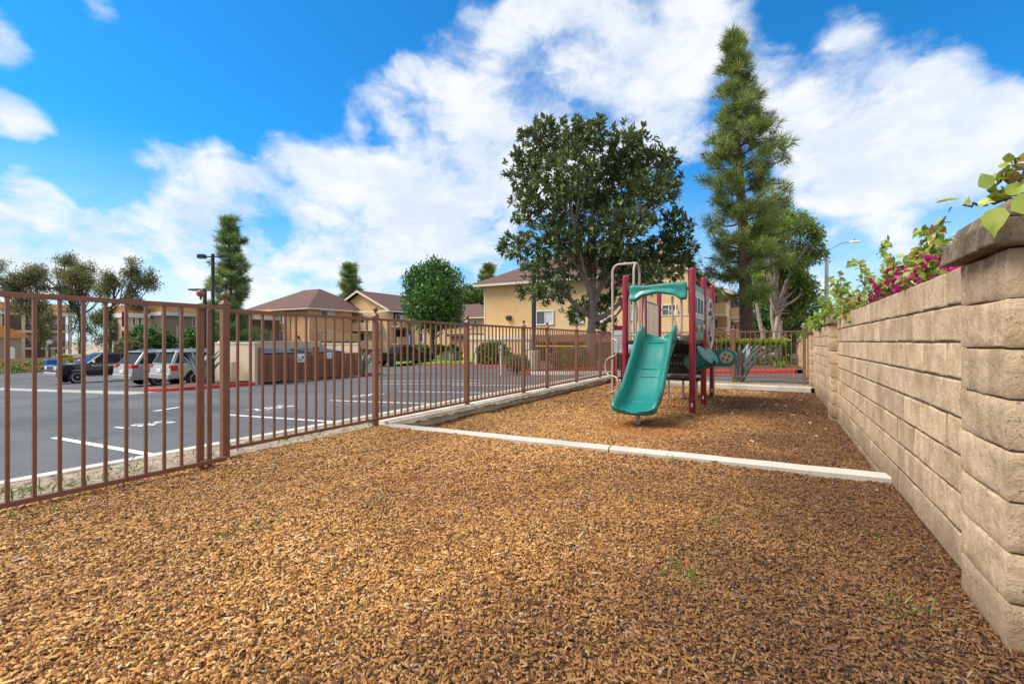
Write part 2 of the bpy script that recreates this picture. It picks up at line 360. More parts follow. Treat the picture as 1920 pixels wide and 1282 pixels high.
class MB:                                # collects shapes for ONE mesh object
    def __init__(s): s.v, s.f = [], []
    def add(s, vs, fs):
        k = len(s.v); s.v += [tuple(x) for x in vs]; s.f += [tuple(i + k for i in f) for f in fs]; return s
    def box(s, a, b):
        (x0, y0, z0), (x1, y1, z1) = a, b
        return s.add([(x0, y0, z0), (x1, y0, z0), (x1, y1, z0), (x0, y1, z0), (x0, y0, z1), (x1, y0, z1), (x1, y1, z1), (x0, y1, z1)],
                     [(0, 3, 2, 1), (4, 5, 6, 7), (0, 1, 5, 4), (1, 2, 6, 5), (2, 3, 7, 6), (3, 0, 4, 7)])
    def hexa(s, v8):
        return s.add(v8, [(0, 3, 2, 1), (4, 5, 6, 7), (0, 1, 5, 4), (1, 2, 6, 5), (2, 3, 7, 6), (3, 0, 4, 7)])
    def bar(s, p, q, w, h=None):         # square bar from p to q
        p, q = Vector(p), Vector(q); h = h or w; dd = (q - p).normalized()
        side = dd.cross(Vector((0, 0, 1)))
        side = Vector((1, 0, 0)) if side.length < 1e-4 else side.normalized()
        upv = side.cross(dd).normalized()
        vs = [c + side * (sx * w / 2) + upv * (sz * h / 2) for c in (p, q) for sx, sz in ((-1, -1), (1, -1), (1, 1), (-1, 1))]
        return s.add(vs, [(0, 3, 2, 1), (4, 5, 6, 7), (0, 1, 5, 4), (1, 2, 6, 5), (2, 3, 7, 6), (3, 0, 4, 7)])
    def tube(s, pts, r, n=10, cap=True):
        pts = [Vector(p) for p in pts]; rs = r if isinstance(r, (list, tuple)) else [r] * len(pts)
        t0 = (pts[1] - pts[0]).normalized()
        ref = Vector((0, 0, 1)) if abs(t0.z) < .9 else Vector((1, 0, 0))
        u = t0.cross(ref).normalized(); vs, fs = [], []
        for i, p in enumerate(pts):
            t = (pts[min(i + 1, len(pts) - 1)] - pts[max(i - 1, 0)]).normalized()
            u = (u - t * u.dot(t)); u = u.normalized() if u.length > 1e-6 else t.orthogonal().normalized()
            w = t.cross(u)
            vs += [p + (u * math.cos(a) + w * math.sin(a)) * rs[i] for a in (2 * math.pi * k / n for k in range(n))]
        for i in range(len(pts) - 1):
            for k in range(n):
                fs.append((i * n + k, i * n + (k + 1) % n, (i + 1) * n + (k + 1) % n, (i + 1) * n + k))
        if cap: fs += [tuple(range(n))[::-1], tuple((len(pts) - 1) * n + k for k in range(n))]
        return s.add(vs, fs)
    def lathe(s, prof, c=(0, 0, 0), axis='z', n=20):   # prof: (r, h)
        vs, fs = [], []; m_ = len(prof)
        for r, hh in prof:
            for k in range(n):
                a = 2 * math.pi * k / n; x, y = r * math.cos(a), r * math.sin(a)
                p = {'z': (x, y, hh), 'y': (x, hh, y), 'x': (hh, x, y)}[axis]
                vs.append((p[0] + c[0], p[1] + c[1], p[2] + c[2]))
        for i in range(m_ - 1):
            for k in range(n): fs.append((i * n + k, i * n + (k + 1) % n, (i + 1) * n + (k + 1) % n, (i + 1) * n + k))
        fs += [tuple(range(n))[::-1], tuple((m_ - 1) * n + k for k in range(n))]
        return s.add(vs, fs)
    def prism(s, outline, lo, hi, axis='y'):           # outline in the other two coordinates
        def P(a, b, t): return {'y': (a, t, b), 'x': (t, a, b), 'z': (a, b, t)}[axis]
        n = len(outline); vs = [P(a, b, lo) for a, b in outline] + [P(a, b, hi) for a, b in outline]
        fs = [tuple(range(n)), tuple(range(2 * n - 1, n - 1, -1))] + [(i, n + i, n + (i + 1) % n, (i + 1) % n) for i in range(n)]
        return s.add(vs, fs)
    def mesh(s, name, fix=True):
        me = bpy.data.meshes.new(name); me.from_pydata(s.v, [], s.f); me.update()
        if fix:
            bm = bmesh.new(); bm.from_mesh(me); bmesh.ops.recalc_face_normals(bm, faces=bm.faces); bm.to_mesh(me); bm.free()
        return me
    def build(s, name, m, parent=None, smooth=0, bevel=0, seg=2):
        me = s.mesh(name)
        if smooth:
            me.shade_smooth(); me.set_sharp_from_angle(angle=R(smooth))
        o = link(name, me, m, parent)
        if bevel:
            md = o.modifiers.new('bevel', 'BEVEL'); md.width = bevel; md.segments = seg; md.limit_method = 'ANGLE'; md.angle_limit = R(35)
        return o
def np_mesh(name, V, F, tone=None):
    V = np.asarray(V, np.float32).reshape(-1, 3); F = np.asarray(F, np.int32); k = F.shape[1]
    me = bpy.data.meshes.new(name); me.vertices.add(len(V)); me.vertices.foreach_set('co', V.ravel())
    me.loops.add(F.size); me.loops.foreach_set('vertex_index', F.ravel())
    me.polygons.add(len(F)); me.polygons.foreach_set('loop_start', np.arange(len(F), dtype=np.int32) * k)
    if tone is not None:
        a = me.attributes.new('tone', 'FLOAT', 'POINT'); a.data.foreach_set('value', np.asarray(tone, np.float32))
    me.update(calc_edges=True); me.validate()
    return me
def unit(a): return a / np.maximum(np.linalg.norm(a, axis=-1, keepdims=True), 1e-9)
SHAPES = {
 'leaf': (np.array([(0, 0, 0), (.5, 0, -.02), (1, 0, -.10), (.26, .46, .07), (.68, .40, .05), (.26, -.46, .07), (.68, -.40, .05)], float),
          np.array([(0, 1, 3), (1, 4, 3), (1, 2, 4), (0, 5, 1), (1, 5, 6), (1, 6, 2)])),
 'ovate': (np.array([(0, 0, 0), (.42, 0, -.02), (1, 0, -.14), (.10, .30, .04), (.34, .50, .08), (.62, .34, .06), (.84, .12, .0), (.10, -.30, .04), (.34, -.50, .08), (.62, -.34, .06), (.84, -.12, .0)], float),
          np.array([(0, 1, 3), (3, 1, 4), (4, 1, 5), (5, 1, 6), (6, 1, 2), (0, 7, 1), (7, 8, 1), (8, 9, 1), (9, 10, 1), (10, 2, 1)])),
 'small': (np.array([(0, 0, 0), (1, 0, 0), (.5, .5, .08), (.5, -.5, .08)], float), np.array([(0, 1, 2), (0, 3, 1)])),
 'needle': (np.array([(0, .5, 0), (0, -.5, 0), (1, 0, -.06)], float), np.array([(0, 1, 2)])),
 'blade': (np.array([(0, .5, 0), (0, -.5, 0), (.6, .35, 0), (.6, -.35, 0), (1, 0, -.18)], float), np.array([(0, 1, 3), (0, 3, 2), (2, 3, 4)])),
}
def leaf_mesh(name, P, D, N, L, Wd, tone, shape):
    tv, tf = SHAPES[shape]; n = len(P)
    D = unit(D); Sd = unit(np.cross(N, D)); N2 = np.cross(D, Sd)
    L = np.broadcast_to(L, (n,))[:, None, None]; Wd = np.broadcast_to(Wd, (n,))[:, None, None]
    V = P[:, None, :] + D[:, None, :] * tv[None, :, 0:1] * L + Sd[:, None, :] * tv[None, :, 1:2] * Wd + N2[:, None, :] * tv[None, :, 2:3] * L
    F = tf[None] + (np.arange(n) * len(tv))[:, None, None]
    return np_mesh(name, V, F.reshape(-1, 3), np.repeat(np.clip(tone, 0, 1), len(tv)))
def rdir(n): return unit(rng.normal(size=(n, 3)))
def in_blobs(blobs, n, shell=.42):
    C = np.array([b[0] for b in blobs], float); Rr = np.array([b[1] if hasattr(b[1], '__len__') else (b[1],) * 3 for b in blobs], float)
    w = (Rr.prod(1)) ** .72; w /= w.sum()
    i = rng.choice(len(blobs), n, p=w); u = rdir(n); r = rng.random(n) ** shell * np.where(rng.random(n) < .12, rng.uniform(1.0, 1.28, n), 1)
    return C[i] + u * Rr[i] * r[:, None], u, i
def leaves_on(name, parent, m, P, out, per, L, Wd, shape, spread=.9, upw=.25, tone_c=.35, tone_l=.25, base=.45, jit=.0, droop=0.0):
    n = len(P); k = np.repeat(np.arange(n), per); Q = P[k] + rng.normal(size=(n * per, 3)) * jit
    D = unit(out[k] * .8 + rdir(n * per) * spread + np.array([0, 0, upw - droop]))
    N = unit(rdir(n * per) * .55 + np.array([0, 0, 1.0]))
    t = base + (rng.random(n)[k] - .5) * tone_c * 2 + rng.normal(size=n * per) * tone_l
    s = rng.uniform(.7, 1.25, n * per)
    o = link(name, leaf_mesh(name, Q, D, N, L * s, Wd * s, t, shape), m, parent)
    o['kind'] = 'stuff'
    return o
def bent(p, q, sag=.12, n=5, seed=None):
    p, q = Vector(p), Vector(q); L = (q - p).length
    j = Vector(rng.normal(size=3)) * L * .06
    return [p.lerp(q, t) + j * math.sin(math.pi * t) + Vector((0, 0, -sag * L * math.sin(math.pi * t))) for t in (i / (n - 1) for i in range(n))]
def broad_tree(name, label, cat, base, trunk, r0, blobs, clusters, per, L, Wd, shape, m, bark, group=None, shell=.42, twig=.25, jit=.05, spread=.9, upw=.25, base_t=.45, droop=0, limb_r=.42, fork=None, trunks=None, tone_c=.35, hubs=0):
    t = thing(name, label, cat, base, 0, group); b0 = Vector(base)
    tb = MB(); tr = [Vector(p) - b0 for p in trunk]
    for tk in (trunks or [tr]):
        tk = [Vector(p) for p in tk]; nn = len(tk)
        tb.tube(tk, [r0 * (1.35 if i == 0 else 1.0 - .35 * i / (nn - 1)) for i in range(nn)], 10)
    top = tr[-1]; lb = []
    Cs = [Vector(c) - b0 for c, r in blobs]
    if hubs:                             # main limbs that fork again on the way to the crown's lobes
        order = sorted(range(len(Cs)), key=lambda i: math.atan2((Cs[i] - top).x * CS + (Cs[i] - top).y * SN, (Cs[i] - top).z + 1.2))
        mains = []
        for hk in range(hubs):
            grp = order[hk * len(order) // hubs:(hk + 1) * len(order) // hubs]
            mean = sum((Cs[i] for i in grp), Vector()) / len(grp); hub = top.lerp(mean, .72)
            st = top.lerp(tr[-2], rng.random() * .5); mp = bent(st, hub, .07, 7); mains.append((mp, grp))
            tb.tube(mp, [r0 * .62 * (1 - .55 * i / 6) for i in range(7)], 8)
    for i_, (c, r) in enumerate(blobs):
        c = Cs[i_]; rr = max(r) if hasattr(r, '__len__') else r
        st = top.lerp(tr[-2], rng.random() * .6) if fork is None else Vector(fork) - b0; k_ = 1
        if hubs:
            mp = [m_ for m_, gr_ in mains if i_ in gr_][0]; st = mp[rng.integers(2, 7)]; k_ = .75
        pts = bent(st, c, .08, 6)
        tb.tube(pts, [r0 * limb_r * k_ * (1 - .75 * i / 5) + .012 for i in range(6)], 6); lb.append((pts, rr))
    B = [(tuple(Vector(c) - b0), r) for c, r in blobs]
    P, u, ib = in_blobs(B, clusters, shell)
    for k in range(int(clusters * twig)):
        pts, rr = lb[ib[k]]; s0 = pts[rng.integers(3, 6)]
        tb.tube([s0, (s0 + Vector(P[k])) / 2 + Vector(rng.normal(size=3)) * .06 * rr, P[k]], [max(.012, r0 * .09), max(.009, r0 * .06), .006], 4, False)
    tb.build('trunk', bark, t, smooth=60)
    leaves_on('crown', t, m, P, u, per, L, Wd, shape, spread, upw, base=base_t, jit=jit, droop=droop, tone_c=tone_c)
    return t
def pine_tree(name, label, base, top, r0, reach, n_br, clump_n, needles, nl, nw, m, bark='pine_bark', group=None, cl_r=.45, low=.12, seed_up=.15, foxtail=True):
    """reach(t): half width of the crown at fraction t of its height"""
    t = thing(name, label, 'tree', base, 0, group); b0 = Vector(base); H = Vector(top) - b0
    tb = MB(); tk = [H * f + Vector((math.sin(f * 5) * .05 * H.z * .1, 0, 0)) * (1 if 0 < f < 1 else 0) for f in (0, .03, .2, .4, .6, .8, 1)]
    tb.tube(tk, [r0 * 1.25, r0, r0 * .86, r0 * .68, r0 * .5, r0 * .28, .02], 12)
    Pc, Oc = [], []
    for i in range(n_br):
        f = low + (1 - low) * ((i // 4 + .5 + .22 * rng.normal() * .5) / (n_br / 4)) ** .85; f = min(.985, f); a = i * 2.399963 + rng.normal() * .25
        L_ = reach(f, a) * rng.uniform(.72, 1.08); p = H * f
        dv = Vector((math.cos(a), math.sin(a), seed_up + .35 * f)); tip = p + dv * L_
        pts = bent(p, tip, -.06 if f > .5 else .10, 5)
        tb.tube(pts, [max(.02, r0 * .24 * (1 - f * .6) * (1 - .8 * k / 4)) for k in range(5)], 5, False)
        nc = max(2, int(clump_n * (.35 + L_ / 3.0)))
        for k in range(nc):
            s = rng.uniform(.35, 1.02); j = min(3, int(s * 4)); q = pts[j].lerp(pts[j + 1], min(1, s * 4 - j))
            q = q + Vector(rng.normal(size=3) * np.array([.22, .22, .14]) * (.4 + L_ * .35))
            Pc.append(q); Oc.append((dv.normalized() + Vector((0, 0, .35))))
    for k in range(4): Pc.append(H * (1 - .02 * k)); Oc.append(Vector((0, 0, 1)))
    tb.build('trunk', bark, t, smooth=60)
    Pc = np.array([tuple(p) for p in Pc]); Oc = unit(np.array([tuple(p) for p in Oc])); n = len(Pc); k = np.repeat(np.arange(n), needles)
    ax = unit(Oc + rdir(n) * .5)
    s = rng.uniform(-.5, .5, n * needles)[:, None] * cl_r * 1.6
    U = rdir(n * needles); sz = rng.uniform(.6, 1.25, n)[k][:, None]
    Q = Pc[k] + (ax[k] * s * .55 + U * cl_r * .30 * np.array([1, 1, .7])) * sz
    D = unit(U + ax[k] * .45 + np.array([0, 0, .10]))
    N = rdir(n * needles)
    tn = .42 + (rng.random(n)[k] - .5) * .7 + rng.normal(size=n * needles) * .14 + U[:, 2] * .12
    o = link('crown', leaf_mesh('crown', Q, D, N, nl * sz[:, 0] * rng.uniform(.7, 1.15, n * needles), nw, tn, 'needle'), m, t); o['kind'] = 'stuff'
    return t
def shrub(name, label, cat, center, r, n, per, L, Wd, m, group=None, box=False, shape='small', base_t=.45, topglow=0):
    """round or clipped shrub standing on its base point; center = base"""
    t = thing(name, label, cat, center, 0, group)
    if box:
        u = rng.uniform(-1, 1, size=(n, 3)); ax = rng.integers(0, 3, n); sg = rng.choice([-1, 1], n)
        u[np.arange(n), ax] = sg * rng.uniform(.86, 1.0, n)
        P = u * np.array(r); P[:, 2] += r[2]; keep = P[:, 2] > .04; P, u = P[keep], unit(u[keep] * np.array([1, 1, 1.0]))
        P += rng.normal(size=P.shape) * .03
    else:
        u = rdir(n); rr = rng.random(n) ** .3
        bum = 1 + .14 * np.sin(u[:, 0] * 5 + 1) * np.cos(u[:, 1] * 6 + u[:, 2] * 4)
        P = u * np.array(r) * (rr * bum)[:, None]; P[:, 2] += r[2] * .95; keep = P[:, 2] > .03; P, u = P[keep], u[keep]
    st = MB()
    for k in range(7):
        e = Vector((rng.uniform(-.6, .6) * r[0], rng.uniform(-.6, .6) * r[1], r[2] * 1.2))
        st.tube([(e.x * .2, e.y * .2, -.05), e * .5 + Vector((0, 0, .05)), e], [.03, .02, .008], 5, False)
    st.build('stem', 'stem', t)['kind'] = 'stuff'
    o = leaves_on('foliage', t, m, P, u, per, L, Wd, shape, 1.0, .3, base=base_t, jit=.04)
    return t
def text_mesh(txt, size, depth=.004):
    cu = bpy.data.curves.new('lettering', 'FONT'); cu.body = txt; cu.size = size; cu.align_x = 'CENTER'; cu.align_y = 'CENTER'; cu.extrude = depth / 2
    tmp = bpy.data.objects.new('lettering', cu); COL.objects.link(tmp)
    bpy.context.view_layer.update()
    me = bpy.data.meshes.new_from_object(tmp.evaluated_get(bpy.context.evaluated_depsgraph_get()))
    bpy.data.objects.remove(tmp); bpy.data.curves.remove(cu)
    return me

# ------------------------------------------------------------------ ground
def sheet(name, xs, ys, zf, m, kind='structure'):
    V = [(x, y, zf(x, y)) for y in ys for x in xs]; nx = len(xs)
    F = [(j * nx + i, j * nx + i + 1, (j + 1) * nx + i + 1, (j + 1) * nx + i) for j in range(len(ys) - 1) for i in range(nx - 1)]
    me = np_mesh(name, V, F); me.shade_smooth()
    o = link(name, me, m); o['kind'] = kind
    return o
WALL_X, FENCE_X, PANEL_X, KERB_X = .776, -4.09, -3.87, -5.71
FARF_Y, ISL_Y = 13.4, 18.0
def ground_z(x, y):
    pts = [(-900, -1.95), (-46, -1.95), (-7.0, -.42), (-4.4, -.12), (.6, -.30), (1.6, -.05), (900, 0)]
    for (a, za), (b_, zb) in zip(pts, pts[1:]):
        if x <= b_: return za + (zb - za) * (x - a) / (b_ - a)
    return 0
sheet('ground', [-900, -200, -46, -7.0, -4.4, .6, 1.6, 60, 900], [-300, -20, 0, 20, 200, 1500], ground_z, 'dirt')
lotx = [-62, -45, -30, -20, -12, -5.84]
sheet('parking_lot', lotx, [-40, -10, 0, 8, 13.5, 18, 30, 60], lambda x, y: lot_z(x), 'asphalt')
sheet('driveway', [-5.84, -3, 0, .8], [13.9, 18.0], lambda x, y: lot_z(x), 'asphalt')
# dirt strip between lot kerb and fence
def strip_z(x, y):
    t = (x - KERB_X) / (FENCE_X + .0 - KERB_X)
    return -.115 + t * .20 + .025 * mnoise.noise((x * 2.5, y * 2.5, 0)) + .022 * mnoise.noise((x * 9, y * 9, 3))
sheet('dirt_strip', list(np.linspace(KERB_X, -3.9, 22)), list(np.linspace(-3, 13.9, 220)), strip_z, 'dirt')
KY = at(1665, 907, depth_x(1665, WALL_X)).y          # where the border meets the wall
KY0 = at(740, 795, depth_x(740, -3.95)).y
def mulch_z(x, y):
    t = max(0, min(1, (WALL_X - x) / (WALL_X + 4.2)))
    front = .0 + .115 * t; play = -.06 + .055 * t
    yk = KY0 + (KY - KY0) * (x + 3.95) / (WALL_X + 3.95)
    s = max(0, min(1, (y - yk + .1) / .2))
    z = front * (1 - s) + play * s
    z += .022 * mnoise.noise((x * 1.3, y * 1.3, 1)) + .011 * mnoise.noise((x * 5, y * 5, 2))
    r2 = (x + 1.68) ** 2 + (y - 6.2) ** 2
    return z - .05 * math.exp(-r2 / .25)
gx = np.linspace(-4.1, .80, 70)
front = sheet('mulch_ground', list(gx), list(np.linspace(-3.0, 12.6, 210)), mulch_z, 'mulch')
# chips lying on it: far too many to count
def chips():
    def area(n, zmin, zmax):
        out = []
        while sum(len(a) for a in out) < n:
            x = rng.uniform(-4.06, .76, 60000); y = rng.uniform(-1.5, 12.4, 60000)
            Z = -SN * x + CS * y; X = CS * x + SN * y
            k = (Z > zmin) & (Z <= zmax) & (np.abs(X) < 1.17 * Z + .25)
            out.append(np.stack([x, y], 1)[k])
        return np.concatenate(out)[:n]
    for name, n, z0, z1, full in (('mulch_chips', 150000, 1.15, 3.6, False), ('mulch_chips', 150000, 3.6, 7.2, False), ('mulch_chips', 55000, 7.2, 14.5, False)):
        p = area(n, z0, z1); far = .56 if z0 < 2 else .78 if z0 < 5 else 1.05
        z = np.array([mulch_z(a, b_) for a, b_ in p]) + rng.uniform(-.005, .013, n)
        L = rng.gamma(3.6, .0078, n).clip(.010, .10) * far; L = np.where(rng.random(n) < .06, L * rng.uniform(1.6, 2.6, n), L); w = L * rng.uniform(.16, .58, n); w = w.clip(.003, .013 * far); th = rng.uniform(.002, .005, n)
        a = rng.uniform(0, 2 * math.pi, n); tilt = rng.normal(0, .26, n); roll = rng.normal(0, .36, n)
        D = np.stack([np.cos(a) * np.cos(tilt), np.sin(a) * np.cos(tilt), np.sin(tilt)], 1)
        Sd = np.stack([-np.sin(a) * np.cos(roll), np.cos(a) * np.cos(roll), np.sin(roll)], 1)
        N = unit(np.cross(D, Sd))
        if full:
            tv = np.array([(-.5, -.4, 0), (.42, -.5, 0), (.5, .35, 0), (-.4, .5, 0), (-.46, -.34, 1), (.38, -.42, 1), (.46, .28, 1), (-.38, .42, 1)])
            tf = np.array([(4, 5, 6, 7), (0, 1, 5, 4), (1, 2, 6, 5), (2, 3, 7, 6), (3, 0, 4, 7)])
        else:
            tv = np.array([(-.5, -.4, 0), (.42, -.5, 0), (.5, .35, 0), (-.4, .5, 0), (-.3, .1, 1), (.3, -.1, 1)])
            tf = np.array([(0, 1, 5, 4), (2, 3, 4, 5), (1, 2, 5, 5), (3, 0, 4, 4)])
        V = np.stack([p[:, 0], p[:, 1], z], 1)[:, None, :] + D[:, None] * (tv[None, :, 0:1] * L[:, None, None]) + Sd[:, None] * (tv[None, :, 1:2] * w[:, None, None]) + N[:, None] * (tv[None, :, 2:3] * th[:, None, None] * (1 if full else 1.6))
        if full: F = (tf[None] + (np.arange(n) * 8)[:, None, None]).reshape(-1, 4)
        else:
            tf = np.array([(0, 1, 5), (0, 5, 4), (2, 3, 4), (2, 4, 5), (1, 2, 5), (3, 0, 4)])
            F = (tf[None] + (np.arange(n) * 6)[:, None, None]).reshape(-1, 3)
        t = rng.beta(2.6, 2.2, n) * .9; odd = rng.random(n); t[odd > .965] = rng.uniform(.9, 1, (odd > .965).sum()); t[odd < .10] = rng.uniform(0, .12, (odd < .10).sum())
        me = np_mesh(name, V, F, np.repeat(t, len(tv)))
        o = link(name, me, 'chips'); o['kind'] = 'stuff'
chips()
# a few grass tufts pushing through the bark
gp = []
for (px, py, n) in [(1060, 905, 10), (1265, 868, 26), (545, 850, 14), (700, 945, 18), (500, 985, 22), (440, 1000, 18), (1270, 1085, 30), (1180, 945, 12), (1330, 985, 12), (1630, 1010, 22), (1700, 1150, 24), (30, 925, 30), (60, 965, 14), (1400, 905, 10), (590, 835, 10)]:
    for lo in np.linspace(1, 30, 900):
        p = at(px, py, lo)
        if p.z <= mulch_z(p.x, p.y) + .005: break
    for k in range(n): gp.append((p.x + rng.normal() * .05, p.y + rng.normal() * .05, mulch_z(p.x, p.y)))
gp = np.array(gp)
o = link('grass_tufts', leaf_mesh('grass_tufts', gp, unit(rdir(len(gp)) * .8 + np.array([0, 0, .8])), rdir(len(gp)), rng.uniform(.04, .10, len(gp)), .006, rng.random(len(gp)), 'blade'), 'grass'); o['kind'] = 'stuff'
# pale dry leaves on the far mulch
fl = []
for k in range(70):
    x = rng.uniform(-3.0, .7); y = rng.uniform(6.5, 12.3); fl.append((x, y, mulch_z(x, y) + .02))
for k in range(4):
    x = rng.uniform(-.6, .7); y = rng.uniform(3.0, 6.5); fl.append((x, y, mulch_z(x, y) + .02))
fl = np.array(fl)
M['dry_leaf'] = leaf_mat('dry_leaf', [(0, (.34, .22, .12)), (1, (.60, .50, .38))], .7, .1)
o = link('fallen_leaves', leaf_mesh('fallen_leaves', fl, unit(rdir(len(fl)) * np.array([1, 1, .15])), unit(rdir(len(fl)) * .25 + np.array([0, 0, 1])), rng.uniform(.06, .12, len(fl)), .04, rng.random(len(fl)), 'leaf'), 'dry_leaf'); o['kind'] = 'stuff'

# lot kerb along the dirt strip, with gutter lip
kb = MB(); kb.box((KERB_X - .14, -6, -.45), (KERB_X + .01, 17.9, -.098)); kb.build('lot_kerb', 'kerb', bevel=.015)['kind'] = 'structure'
# stall lines: each painted sheet 4 mm over the asphalt
def paint_line(p, q, w, name='stall_line', m='line'):
    p, q = Vector(p), Vector(q); n = 6; sd_ = (q - p).cross(Vector((0, 0, 1))).normalized() * w / 2
    V = []
    for i in range(n + 1):
        c = p.lerp(q, i / n)
        for s in (-1, 1): V.append((c.x + sd_.x * s, c.y + sd_.y * s, lot_z(c.x + sd_.x * s) + .006))
    me = np_mesh(name, V, [(2 * i, 2 * i + 1, 2 * i + 3, 2 * i + 2) for i in range(n)])
    o = link(name, me, m); o['kind'] = 'structure'
    return o
for (a, b_) in [((275, 852), (120, 818)), ((612, 790), (431, 778)), ((808, 757), (618, 751)), ((925, 737), (750, 733.5)), ((1000, 723), (850, 721))]:
    p = on_lot(*a); q = on_lot(*b_); q.y = p.y + (q.y - p.y) * .35
    paint_line((KERB_X - .15, p.y, 0), q, .10)
for (a, b_) in [((700, 715), (905, 712.5)), ((700, 721), (905, 718))]:
    paint_line(on_lot(*a), on_lot(*b_), .10)
paint_line(on_lot(290, 771), on_lot(338, 763), .14)
for (txt, px, py) in (('581', 268, 797), ('582', 510, 765), ('583', 690, 741)):
    me = text_mesh(txt, .62, .002); p = on_lot(px, py)
    o = link('stall_number', me, 'line'); o['kind'] = 'structure'
    o.matrix_world = Matrix.Translation((p.x, p.y, lot_z(p.x) + .008)) @ Matrix.Rotation(-math.atan(.04), 4, 'Y') @ Matrix.Rotation(R(-90), 4, 'Z') @ Matrix.Diagonal((1, 1.15, 1, 1))
# gutter strip of pale concrete along the parked cars
sheet('gutter_strip', [-60, -45, -30, -19.8], [7.6, 8.5], lambda x, y: lot_z(x) + .008, 'gutter')

n = 5200; P = np.stack([rng.uniform(KERB_X + .02, -3.95, n), rng.uniform(-1, 13.4, n), np.zeros(n)], 1); P[:, 2] = [strip_z(a, b_) + .002 for a, b_, _ in P]
M['litter'] = leaf_mat('strip_litter', [(0, (.12, .08, .05)), (.5, (.33, .24, .15)), (1, (.55, .48, .40))], .9, 0)
o = link('strip_litter', leaf_mesh('strip_litter', P, unit(rdir(n) * np.array([1, 1, .3])), unit(rdir(n) * .5 + np.array([0, 0, 1])), rng.gamma(3, .012, n), .014, rng.random(n), 'small'), 'litter'); o['kind'] = 'stuff'
cl_ = [(px, py) for px, py in ((40, 918), (250, 865), (150, 905), (545, 818), (590, 808), (700, 778), (820, 765), (30, 925))]
P = []
for px, py in cl_:
    q_ = at(px, 641, depth_x(px, -4.6)); 
    for k in range(26): P.append((-4.6 + rng.normal() * .14, q_.y + rng.normal() * .14, strip_z(-4.6, q_.y)))
P = np.array(P); n = len(P)
o = link('strip_weeds', leaf_mesh('strip_weeds', P, unit(rdir(n) * .9 + np.array([0, 0, .7])), rdir(n), rng.uniform(.05, .13, n), .010, rng.random(n), 'blade'), 'grass'); o['kind'] = 'stuff'

# ------------------------------------------------------------------ block walls on the right
def block_variants(name, L, D, H, n, rough, m, nx=4, nz=5):
    """slump blocks: front face on local -x, length along y, slightly bulged and uneven; origin at low corner"""
    out = []
    for k in range(n):
        sx = rng.uniform(0, 50)
        V, F = [], []
        ys = np.array([0, .013] + list(np.linspace(0, L, nx)[1:-1]) + [L - .013, L]); zs = np.array([0, .009, H / 2, H - .009, H]); nx, nz = len(ys), len(zs)
        for j, z in enumerate(zs):
            for i, y in enumerate(ys):
                e = (i in (0, nx - 1)) + (j in (0, nz - 1))
                nv = mnoise.noise((y * 9 + sx, z * 9, sx * .7)) * rough
                yy = y + (nv * .8 if i in (0, nx - 1) else 0) ; zz = z + (mnoise.noise((y * 7 + sx, 3.3 + j, sx)) * rough * .9 if j in (0, nz - 1) else 0)
                V.append((-nv * (.4 if e else 1) - (.0 if e else rough * .35) + (.003 if i in (0, nx - 1) else 0) + (.0015 if j in (0, nz - 1) else 0), yy, zz))
        c = len(V)
        for j in range(nz - 1):
            for i in range(nx - 1): F.append((j * nx + i, (j + 1) * nx + i, (j + 1) * nx + i + 1, j * nx + i + 1))
        ring = [i for i in range(nx)] + [j * nx + nx - 1 for j in range(1, nz)] + [(nz - 1) * nx + i for i in range(nx - 2, -1, -1)] + [j * nx for j in range(nz - 2, 0, -1)]
        for r in ring: V.append((D, V[r][1], V[r][2]))
        nr = len(ring)
        for i in range(nr): F.append((ring[i], ring[(i + 1) % nr], c + (i + 1) % nr, c + i))
        F.append(tuple(c + i for i in range(nr))[::-1])
        me = bpy.data.meshes.new(name); me.from_pydata(V, [], F)
        bm = bmesh.new(); bm.from_mesh(me); bmesh.ops.recalc_face_normals(bm, faces=bm.faces); bm.to_mesh(me); bm.free()
        me.shade_smooth(); me.set_sharp_from_angle(angle=R(12)); me.materials.append(M[m]); out.append(me)
    return out
CH, BL, JT = .1835, .455, .013
def block_wall(y0, y1, ztop, rows, label, rough=.006, x=WALL_X, group='sections of the block wall'):
    t = thing('block_wall', label, 'wall', (x, y0, ztop - rows * CH), 0, group)
    L = y1 - y0
    MB().box((.0065, 0, -.1), (.145, L, rows * CH - .008)).build('mortar', 'mortar_dark', t)
    full = block_variants('block', BL - JT, .15, CH - JT, 7, rough, 'block')
    half = block_variants('block', BL / 2 - JT, .15, CH - JT, 5, rough, 'block', 3)
    for r in range(rows):
        y = -(BL / 2) * (r % 2)
        while y < L - .02:
            a, b_ = max(y, 0), min(y + BL, L)
            w = b_ - a
            if w > .05:
                cut = rng.random() < .16 and w > BL * .9
                for (s, e) in ([(a, a + BL / 2), (a + BL / 2, b_)] if cut else [(a, b_)]):
                    src = full if (e - s) > BL * .75 else half
                    me = src[rng.integers(len(src))]
                    o = link('block', me, None, t); o.location = (rng.normal() * .0016, s + JT / 2, r * CH + JT / 2)
                    o.scale = (1, max(.1, (e - s - JT)) / ((BL if src is full else BL / 2) - JT), 1)
            y += BL
    return t
